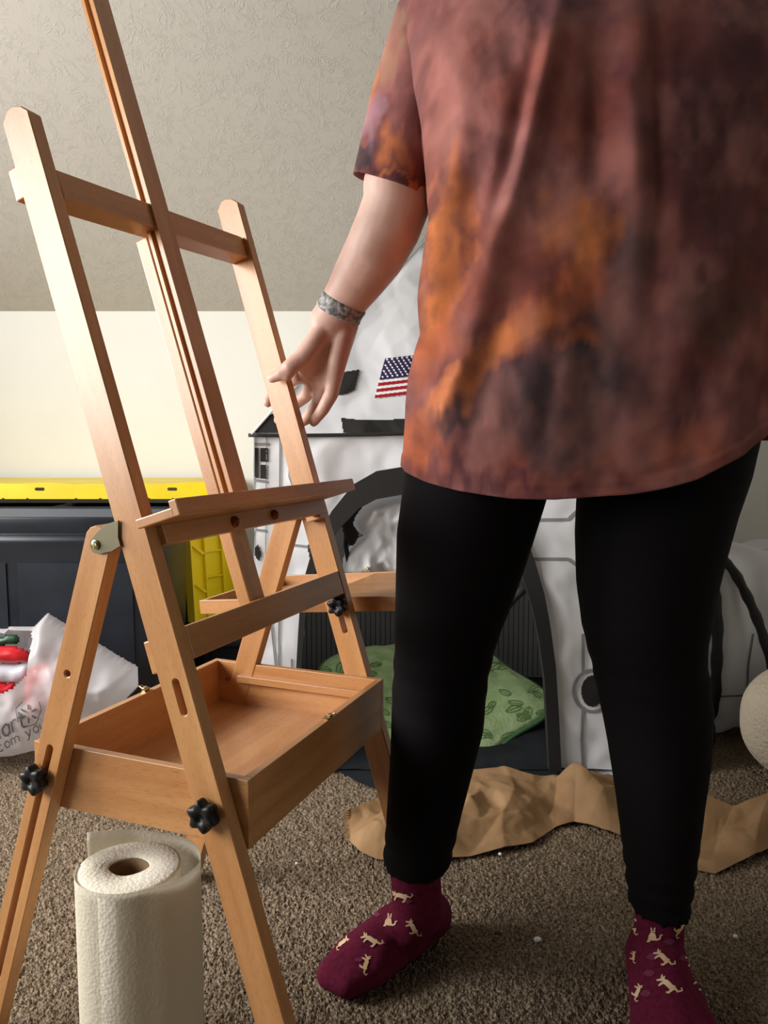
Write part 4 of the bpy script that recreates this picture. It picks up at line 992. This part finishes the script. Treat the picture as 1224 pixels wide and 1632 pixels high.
# leggings: two legs and hips, silhouettes measured from the photograph
def leg_sections(Lf, Rt, Yf, zs):
    def xz(pts):
        out = []
        for x, y in pts:
            Yv = 1.12
            for _ in range(4): p = onY(x, y, Yv); Yv = Yf(p[2])
            out.append((p[2], p[0]))
        out.sort(); return np.array(out)
    l, r = xz(Lf), xz(Rt); res = []
    for z in zs: res.append((np.interp(z, l[:, 0], l[:, 1]), np.interp(z, r[:, 0], r[:, 1]), Yf(z), z))
    return res
LA = ([(658, 690), (645, 755), (632, 850), (630, 950), (628, 1050), (625, 1100), (622, 1200), (616, 1300), (612, 1360), (609, 1412)],
      [(880, 740), (869, 795), (852, 850), (836, 900), (815, 960), (795, 1010), (781, 1060), (775, 1100), (770, 1160), (752, 1230), (736, 1290), (722, 1350), (706, 1412)])
LB = ([(930, 700), (922, 795), (919, 850), (921, 930), (930, 1000), (945, 1060), (956, 1110), (970, 1180), (984, 1270), (994, 1350), (1003, 1420), (1006, 1466)],
      [(1225, 600), (1202, 690), (1186, 760), (1166, 820), (1150, 880), (1138, 930), (1126, 1000), (1120, 1040), (1126, 1075), (1131, 1130), (1128, 1200), (1118, 1270), (1108, 1350), (1098, 1420), (1093, 1466)])
YA = lambda z: 1.115 + .01 * min(max((z - .2) / .6, 0), 1) + (.0 if z > .3 else 0)
YBf = lambda z: 1.055 + .085 * min(max((z - .1) / .7, 0), 1)
VFs = []
zcA, zcB = float(onZ(0, 0, 0)[2]), 0
def legVF(sec, cuffwr=True, seed=0):
    rows = []; n = 56
    for (xl_, xr_, y, z) in sec:
        a = (xr_ - xl_) / 2; c = (xl_ + xr_) / 2; b = a * float(np.interp(z, [.12, .22, .4, .5], [1.28, 1.2, 1.04, 1.0]))
        w_ = .0022 * math.sin(z * 210 + seed) * math.exp(-((z - .17) / .05) ** 2) + .0014 * math.sin(z * 160 + seed) * math.exp(-((z - .47) / .05) ** 2)
        rows.append([(c + (a + w_) * math.cos(2 * math.pi * k / n), y + (b + w_) * math.sin(2 * math.pi * k / n) + .0, z + .004 * math.sin(2 * math.pi * k / n) * 0) for k in range(n)])
    # turn under at the cuff
    s0 = rows[0]; c = np.mean(s0, 0); inner = [tuple(c + (np.array(p) - c) * .94 + np.array([0, 0, .012])) for p in s0]
    rows = [inner] + rows; A = np.array(rows); nr = len(rows)
    V = [tuple(p) for r_ in rows for p in r_]; Fc = []
    for i in range(nr - 1):
        for k in range(n): a = i * n + k; b = i * n + (k + 1) % n; Fc.append((a, b, b + n, a + n))
    Fc.append(tuple(range(n - 1, -1, -1))); Fc.append(tuple(range((nr - 1) * n, nr * n)))
    return V, Fc
z0A, z0B = .157, .129
secA = leg_sections(*LA, YA, np.concatenate([np.linspace(z0A, .30, 40), np.linspace(.305, .80, 60)]))
secB = leg_sections(*LB, YBf, np.concatenate([np.linspace(z0B, .30, 40), np.linspace(.305, .80, 60)]))
bmh = bmesh.new(); hull_bm(bmh, sphere_pts((.17, 1.14, .86), (.13, .13, .10)) + sphere_pts((.43, 1.14, .86), (.13, .13, .10)) + sphere_pts((.3, 1.15, 1.0), (.2, .13, .06)))
bmh.verts.index_update(); hip = ([tuple(v.co) for v in bmh.verts], [tuple(v.index for v in f.verts) for f in bmh.faces]); bmh.free()
V, Fc = join_VF([legVF(secA, seed=1), legVF(secB, seed=4), hip])
to = bpy.data.objects.new('tmp', me_from(V, Fc)); COL.objects.link(to); m = to.modifiers.new('r', 'REMESH'); m.mode = 'VOXEL'; m.voxel_size = .005
m2 = to.modifiers.new('s', 'SMOOTH'); m2.iterations = 2; lm = bpy.data.meshes.new_from_object(to.evaluated_get(bpy.context.evaluated_depsgraph_get())); bpy.data.objects.remove(to); lm.materials.clear()
lm.polygons.foreach_set('use_smooth', [True] * len(lm.polygons))
M_leg = mat('black_leggings', (.0042, .0035, .0038), .85, .08); N, L, B = nodes(M_leg); B.inputs['Sheen Weight'].default_value = .01; B.inputs['Sheen Roughness'].default_value = .5
link('leggings', lm, M_leg, person)

# socks with feet
M_sock = noise_mat('burgundy_sock', s2l(84, 22, 44), s2l(100, 28, 52), nscale=160, rough=.9, spec=.1, bump=.4, bscale=300, bdist=.001)
def foot(heel, toe, ankle, top, hr=.036, k=1.0, ar=.0385):
    heel, toe, ankle, top = map(lambda p: np.array(p, float), (heel, toe, ankle, top))
    d = toe - heel; d[2] = 0; Ld = np.linalg.norm(d); d /= Ld; s = np.array([-d[1], d[0], 0])
    P_ = lambda f, off, z: tuple(np.array([heel[0], heel[1], 0]) + d * Ld * f + s * off * k + np.array([0, 0, z]))
    hs = []
    hs.append([(P_(0.0, 0, hr + .002), (hr, hr, hr)), (tuple(ankle), ar)])
    hs.append([(tuple(ankle), ar), (tuple(top), ar - .001)])
    hs.append([(P_(0.0, 0, hr), hr), (P_(.42, -.014, .032), .030), (P_(.42, .016, .032), .030)])
    hs.append([(tuple(ankle - np.array([0, 0, .012])), .033), (P_(.45, 0, .058), .028), (P_(.42, -.012, .030), .027), (P_(.42, .012, .030), .027)])
    hs.append([(P_(.42, -.014, .032), .030), (P_(.42, .014, .032), .030), (P_(.45, 0, .056), .027), (P_(.72, -.028, .025), .024), (P_(.72, .026, .025), .023), (P_(.70, -.004, .040), .024)])
    hs.append([(P_(.72, -.028, .025), .024), (P_(.72, .026, .025), .023), (P_(.70, -.004, .038), .024), (P_(.97, -.014, .022), .0200), (P_(.94, .018, .020), .018)])
    me = blob_me(hs, .0035, 8, .6)
    return me
tA = onZ(530, 1566, .02); hA = onZ(688, 1458, .035)
dA = (tA - hA); dA[2] = 0; dA /= np.linalg.norm(dA)
fa_ = foot(hA + dA * .004, tA - dA * .0, (secA[0][0] / 2 + secA[0][1] / 2 + .004, 1.118, .095), ((secA[0][0] + secA[0][1]) / 2, 1.116, .165))
skA = link('sock', fa_, M_sock, person); skA['label'] = 'burgundy sock on the foot pointing left'
ax = (secB[0][0] + secB[0][1]) / 2
hB = np.array([ax + .004, 1.095, .035]); tB = np.array([.374, .865, .02])
fb_ = foot(hB, tB, (ax, 1.055, .095), (ax, 1.052, .150), .037, 1.45, .0345)
skB = link('sock', fb_, M_sock, person); skB['label'] = 'burgundy sock on the foot pointing to the camera'
M_cat = noise_mat('cat_print', s2l(214, 178, 132), s2l(228, 200, 168), nscale=60, rough=.9, spec=.1)
M_mauve = mat('mauve_print', s2l(112, 50, 78), .9, .1)
def cat(cx_, cy_, a, s=1.0, kind=0):
    ca_, sa_ = math.cos(a), math.sin(a)
    T_ = lambda p: (cx_ + s * (p[0] * ca_ - p[1] * sa_), cy_ + s * (p[0] * sa_ + p[1] * ca_))
    if kind == 0:   # stretching cat: body, head, ears, legs, curled tail
        L_ = [([(-9, 0), (-4, -1), (4, 1), (9, 0)], (6, 7, 7, 6)), ([(-12, -3), (-9, -1)], (6, 6)), ([(-14, -7), (-12, -3)], (1, 3)), ([(-10, -7), (-10, -3)], (1, 3)), ([(-8, 2), (-10, 8)], (3.4, 2)), ([(7, 2), (5, 9), (2, 10)], (4, 3, 2)), ([(9, 0), (14, 2), (18, -2), (15, -5)], (3, 2.4, 2.2, 1.6)), ([(-12, 0), (-16, 3)], (3, 2))]
    else:           # sitting cat
        L_ = [([(0, 8), (0, 1), (1, -4)], (13, 11, 6)), ([(1, -7), (1, -5)], (7, 7)), ([(-2, -12), (-1, -8)], (1, 3)), ([(4, -12), (3, -8)], (1, 3)), ([(6, 7), (11, 5), (12, 0), (15, -1)], (3, 3, 2.4, 1.6)), ([(-4, 8), (-8, 10)], (4, 2))]
    return [[('s', [T_(p) for p in pts], [w * s for w in ws]) for pts, ws in L_]]
bA = bvh_of(fa_); bB = bvh_of(fb_)
its = []
for c in [(640, 1427, 0.05, 1.0, 0), (620, 1467, 0.1, .95, 1), (592, 1498, .35, 1.05, 0), (659, 1478, .9, .95, 0), (583, 1537, 1.7, .95, 0), (546, 1503, 2.3, .8, 0)]: its += cat(*c)
prints(bA, its, M_cat, 'cat_print', .0012, skA)
prints(bA, [('f', [(x + 7 * math.cos(t), y + 3.5 * math.sin(t)) for t in np.linspace(0, 6, 10)], 1.5) for x, y in ((650, 1436), (600, 1458), (572, 1530), (608, 1503))], M_mauve, 'mauve_print', .001, skA)
its = []
for c in [(1012, 1476, 1.4, .8, 0), (1040, 1490, .0, 1.05, 1), (1083, 1480, 2.0, .85, 0), (1058, 1527, .6, 1.1, 0), (1103, 1531, 1.0, 1.0, 0), (1066, 1570, .55, 1.25, 0), (1117, 1568, .6, 1.0, 0), (1017, 1582, 1.8, .85, 0), (1011, 1525, 1.5, .6, 0)]: its += cat(*c)
prints(bB, its, M_cat, 'cat_print', .0012, skB)
prints(bB, [('f', [(x + 9 * math.cos(t), y + 5 * math.sin(t)) for t in np.linspace(0, 6, 10)], 2) for x, y in ((1066, 1500), (1040, 1525), (1090, 1527), (1035, 1551), (1030, 1584))], M_mauve, 'mauve_print', .001, skB)

# ------------------------------------------------------------------ t-shirt
eL = [(642, 742), (645, 690), (648, 640), (652, 600), (662, 560), (672, 530), (669, 500), (668, 470), (671, 440), (680, 400), (686, 360), (683, 320), (679, 280), (676, 240), (672, 200), (664, 150), (655, 100), (648, 60), (645, 0), (646, -60)]
def edge(pts):
    o = sorted([(float(p[2]), float(p[0])) for p in [onY(x, y, 1.13) for x, y in pts]]); return np.array(o)
EL = edge(eL)
ncol, nrow = 420, 360
th_ = np.linspace(0, 2 * math.pi, ncol, endpoint=False)
A = np.zeros((nrow, ncol, 3))
ct, st_ = np.cos(th_), np.sin(th_)     # st_<0 is the front
# hem height round the body
ang_px = [(642, 742), (652, 752), (690, 768), (760, 784), (850, 796), (920, 797), (1000, 789), (1080, 764), (1150, 726), (1200, 690), (1240, 655)]
XRh = .585
def hemz(x, front):
    # front hem measured at the front surface
    xs_, zs_ = [], []
    for px, py in ang_px:
        Yv = 1.0
        for _ in range(5):
            p = onY(px, py, Yv); u = np.clip((p[0] - .3075) / .28, -.999, .999); Yv = 1.13 - .155 * (1 - abs(u) ** 2.6) ** (1 / 2.6)
        xs_.append(p[0]); zs_.append(p[2])
    return np.interp(x, xs_, zs_)
for i in range(nrow):
    v = i / (nrow - 1)
    zt_ = 1.475
    # nominal profile
    zb_ = np.where(st_ < 0, hemz(.3075 + .28 * ct, True), .5 * (hemz(.3075 + .28 * ct, True) + .76))
    z = zb_ + (zt_ - zb_) * (v ** .97)
    xl_ = np.interp(z, EL[:, 0], EL[:, 1]); xr_ = np.interp(z, [.7, .82, 1.0, 1.2, 1.4, 1.5], [.59, .588, .575, .562, .555, .555])
    sh = np.clip((z - 1.375) / .10, 0, 1)          # shoulders slope to the collar
    c = (xl_ + xr_) / 2; a = (xr_ - xl_) / 2
    a = a * (1 - .70 * sh ** 1.6); b = np.interp(z, [.7, .9, 1.15, 1.3, 1.4, 1.475], [.155, .16, .158, .145, .115, .075])
    ex = np.interp(z, [.7, 1.2], [.77, .72])
    x = c + a * np.sign(ct) * np.abs(ct) ** ex; y = 1.135 + b * np.sign(st_) * np.abs(st_) ** ex
    A[i] = np.stack([x, y, z], -1)
Xs, Ys, Zs = A[..., 0], A[..., 1], A[..., 2]
PX = CX + F * Xs / (Ys * math.cos(P) - (Zs - H) * math.sin(P)); zc_ = Ys * math.cos(P) - (Zs - H) * math.sin(P); PY = CY - F * (Ys * math.sin(P) + (Zs - H) * math.cos(P)) / zc_
# fold ridges and valleys on the cloth (measured on the front), displaced along the outward normal
def ridge(pts, wid, amp, soft=1.0):
    P_ = np.array(pts, float); D = np.full(PX.shape, 1e9); Tt = np.zeros(PX.shape); n = len(P_) - 1
    for i in range(n):
        a, b = P_[i], P_[i + 1]; ab = b - a; t = np.clip(((PX - a[0]) * ab[0] + (PY - a[1]) * ab[1]) / (ab @ ab), 0, 1)
        d = np.hypot(PX - a[0] - t * ab[0], PY - a[1] - t * ab[1]); m = d < D; D = np.where(m, d, D); Tt = np.where(m, (i + t) / n, Tt)
    return amp * np.exp(-(D / wid) ** 2) * np.sin(np.clip(Tt, .06, .94) * math.pi) ** .6
F_ = np.zeros(PX.shape)
front = np.clip(-(Ys - 1.135) / .05, 0, 1)
for pts, w_, a_ in [([(895, 10), (868, 120), (820, 330), (790, 400)], 16, .013), ([(860, 60), (828, 180), (790, 330), (760, 400)], 14, -.010),
                    ([(740, 215), (722, 290), (700, 360), (690, 450), (684, 520)], 14, .015), ([(770, 215), (752, 300), (745, 400), (715, 490), (690, 545)], 18, -.015),
                    ([(960, 0), (950, 120), (955, 240), (940, 330)], 20, -.009), ([(1025, 0), (1010, 140), (1020, 300), (1012, 520)], 20, .010), ([(1050, 0), (1042, 150), (1045, 400), (1040, 600)], 18, -.006),
                    ([(800, 330), (785, 420), (760, 520), (735, 640), (705, 740)], 20, .011), ([(830, 400), (800, 500), (770, 600), (750, 700)], 18, -.008),
                    ([(675, 480), (690, 560), (670, 640), (655, 700)], 16, -.008), ([(760, 560), (720, 640), (690, 690)], 12, .008), ([(660, 740), (740, 768), (850, 783), (1000, 775), (1120, 728)], 10, -.003),
                    ([(1190, 300), (1120, 480), (1060, 640)], 40, .008), ([(1224, 420), (1150, 560), (1080, 700)], 30, -.007), ([(700, 60), (730, 130), (760, 260)], 22, .006), ([(660, 100), (690, 200), (720, 330)], 14, -.005),
                    ([(880, 420), (860, 560), (840, 700)], 26, .006), ([(960, 480), (950, 620), (960, 760)], 22, -.006), ([(905, 500), (900, 640), (890, 770)], 18, .005)]:
    F_ += ridge(pts, w_ * 1.15, a_) * front
F_ += (fbm(Xs * 14, Zs * 7, 3, 61) - .5) * .012 + (crumple(Xs * 10, Zs * 6, 62, 2) - .5) * .006 + (facet(Xs, Zs * .7, .035, 8) - .5) * .0035 + (crumple(Xs * 34, Zs * 22, 66, 2) - .5) * .0022
nrm = np.stack([(Xs - .3), (Ys - 1.135) * 1.9, np.zeros_like(Xs)], -1); nrm /= np.maximum(np.linalg.norm(nrm, axis=-1, keepdims=True), 1e-6)
side = np.clip(np.abs(nrm[..., 0]) ** 6, 0, 1)
A = A + nrm * (F_ * (1 - .55 * side))[..., None]
# doubled hem
hb = np.clip((10 - np.arange(nrow)) / 3, 0, 1) * .0016; A = A + nrm * hb[:, None, None]
def dye_shade_colors(Vx):
    """tie-dye patches keyed to places on the cloth, plus shade painted on the right"""
    x, y, z = Vx[:, 0], Vx[:, 1], Vx[:, 2]
    zc = y * math.cos(P) - (z - H) * math.sin(P); px = CX + F * x / zc; py = CY - F * (y * math.sin(P) + (z - H) * math.cos(P)) / zc
    back = y > 1.2
    n1 = fbm(x * 9, z * 9, 5, 101); n2 = fbm(x * 9 + 7, z * 9 + 3, 5, 111); n3 = fbm(x * 40, z * 26, 4, 121); n4 = fbm(x * 75, z * 12, 3, 131)
    qx = px + (n1 - .5) * 90 + (n3 - .5) * 60; qy = py + (n2 - .5) * 110 + (n4 - .5) * 90
    base = np.array(s2l(124, 68, 58)); out = np.tile(base, (len(x), 1))
    mauve = np.array(s2l(150, 98, 92)); m = np.clip((n1 - .46) * 5, 0, 1)[:, None] * .75; out = out * (1 - m) + mauve * m
    plum = np.array(s2l(88, 48, 54)); m = np.clip((n2 - .52) * 6, 0, 1)[:, None] * .8; out = out * (1 - m) + plum * m
    def patch(out, cx, cy, rx, ry, rot, col, k, hard=1.3):
        c, s = math.cos(rot), math.sin(rot); u = ((qx - cx) * c + (qy - cy) * s) / rx; v = (-(qx - cx) * s + (qy - cy) * c) / ry
        m = (np.clip((1.15 - np.sqrt(u * u + v * v)) * hard, 0, 1) * k * (~back))[:, None]; return out * (1 - m) + np.array(col) * m
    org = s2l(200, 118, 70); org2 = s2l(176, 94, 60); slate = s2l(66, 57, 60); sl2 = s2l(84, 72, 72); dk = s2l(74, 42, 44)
    out = patch(out, 715, 350, 34, 150, .22, org, .95); out = patch(out, 690, 480, 36, 90, .1, org, .95); out = patch(out, 925, 370, 62, 90, 0, org, .9); out = patch(out, 880, 500, 110, 55, -.5, org2, .85)
    out = patch(out, 800, 560, 95, 40, -.75, org, .85); out = patch(out, 690, 560, 40, 80, .1, org2, .8); out = patch(out, 735, 650, 30, 80, .7, org, .8); out = patch(out, 665, 710, 26, 50, 0, org2, .8)
    out = patch(out, 955, 590, 105, 110, .0, slate, .92); out = patch(out, 840, 640, 80, 60, -.4, slate, .85); out = patch(out, 1010, 420, 40, 90, 0, sl2, .7); out = patch(out, 890, 700, 120, 50, 0, slate, .75)
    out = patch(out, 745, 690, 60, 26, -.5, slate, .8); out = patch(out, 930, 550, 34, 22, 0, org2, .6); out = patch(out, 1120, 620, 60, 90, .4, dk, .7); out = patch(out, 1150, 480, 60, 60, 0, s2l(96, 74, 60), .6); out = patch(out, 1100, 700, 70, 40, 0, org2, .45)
    out = patch(out, 690, 730, 60, 18, .2, org2, .5); out = patch(out, 850, 775, 260, 22, 0, plum, .7); out = patch(out, 1140, 260, 105, 330, 0, s2l(66, 38, 40), .75)  # last patch is shade on the upper right, put into the cloth colour
    # sleeve
    out = patch(out, 588, 245, 22, 22, 0, slate, .9, 4); out = patch(out, 640, 260, 24, 30, 0, org, .8); out = patch(out, 605, 140, 16, 60, .2, org, .7); out = patch(out, 612, 200, 18, 60, .2, s2l(165, 125, 135), .7); out = patch(out, 635, 80, 18, 60, 0, s2l(150, 120, 92), .6); out = patch(out, 640, 300, 50, 10, 0, org, .7)
    n5 = fbm(x * 22 + 3, z * 15, 5, 151); n6 = crumple(x * 26, z * 20, 161, 3)
    m = (np.clip((n5 - .5) * 5, 0, 1) * .38)[:, None]; out = out * (1 - m) + np.array(s2l(158, 106, 96)) * m
    m = (np.clip((.47 - n5) * 6, 0, 1) * .45)[:, None]; out = out * (1 - m) + np.array(s2l(74, 42, 46)) * m
    k = (.70 + .42 * n3 + .22 * n6)[:, None]
    return np.clip(out * k, 0, 1)
M_shirt = mat('tie_dye_cotton', s2l(124, 68, 58), .9, .08); N, L, B = nodes(M_shirt)
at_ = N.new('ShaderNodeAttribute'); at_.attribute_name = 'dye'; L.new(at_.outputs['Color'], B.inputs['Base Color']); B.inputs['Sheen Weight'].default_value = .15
tc = N.new('ShaderNodeTexCoord'); nn_ = N.new('ShaderNodeTexNoise'); nn_.inputs['Scale'].default_value = 420; L.new(tc.outputs['Object'], nn_.inputs['Vector'])
bp = N.new('ShaderNodeBump'); bp.inputs['Strength'].default_value = .15; bp.inputs['Distance'].default_value = .001; L.new(nn_.outputs['Fac'], bp.inputs['Height']); L.new(bp.outputs[0], B.inputs['Normal'])
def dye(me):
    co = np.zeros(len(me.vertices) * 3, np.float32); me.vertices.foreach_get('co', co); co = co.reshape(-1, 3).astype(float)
    c = dye_shade_colors(co); ca_ = me.color_attributes.new('dye', 'FLOAT_COLOR', 'POINT'); ca_.data.foreach_set('color', np.concatenate([c, np.ones((len(c), 1))], 1).astype(np.float32).reshape(-1))
def sleeve(path, rad, seg=140, rows=90, sd=0):
    path = [np.array(p, float) for p in path]; n = len(path); A = np.zeros((rows, seg, 3)); up = np.array([0, 1., 0])
    for i in range(rows):
        t = i / (rows - 1) * (n - 1); k = min(int(t), n - 2); f = t - k; p = path[k] * (1 - f) + path[k + 1] * f
        ff = f * f * (3 - 2 * f); r = rad[k] * (1 - ff) + rad[k + 1] * ff; d = path[-1] - path[1]; d /= np.linalg.norm(d)
        u = up - d * (up @ d); u /= np.linalg.norm(u); s = np.cross(d, u)
        for j in range(seg):
            a = 2 * math.pi * j / seg; w_ = 1 + .05 * math.sin(2 * a + sd + i * .03) * i / rows + .03 * math.sin(5 * a + i * .06 + sd)
            A[i, j] = p + (u * math.cos(a) * .95 + s * math.sin(a)) * r * w_
    i2 = A[::-1][:14].copy(); c = i2.mean(1, keepdims=True); i2 = c + (i2 - c) * .97   # inner turn of the cuff
    return np.concatenate([A, i2], 0)
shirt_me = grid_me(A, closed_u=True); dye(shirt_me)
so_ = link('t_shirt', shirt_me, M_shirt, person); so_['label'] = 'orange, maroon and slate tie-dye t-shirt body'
md = so_.modifiers.new('t', 'SOLIDIFY'); md.thickness = .0012; md.offset = -1
S1 = sleeve([onY(760, 0, 1.165), onY(705, 30, 1.175), onY(657, 170, 1.20), onY(623, 297, 1.212)], [.045, .066, .063, .0605], sd=1)
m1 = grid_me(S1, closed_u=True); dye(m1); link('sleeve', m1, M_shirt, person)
S2 = sleeve([(.455, 1.14, 1.385), (.53, 1.11, 1.335), (.59, 1.085, 1.25), (.635, 1.075, 1.15)], [.05, .078, .070, .064], sd=3)
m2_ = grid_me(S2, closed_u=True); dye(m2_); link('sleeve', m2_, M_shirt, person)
# collar ring
link('collar', tube_me([(Xc + .085 * math.cos(a), 1.135 + .078 * math.sin(a), 1.475 + .006 * math.sin(a)) for a in np.linspace(0, 2 * math.pi, 40)], .010), mat('collar_maroon', s2l(104, 58, 52), .9, .1), person)
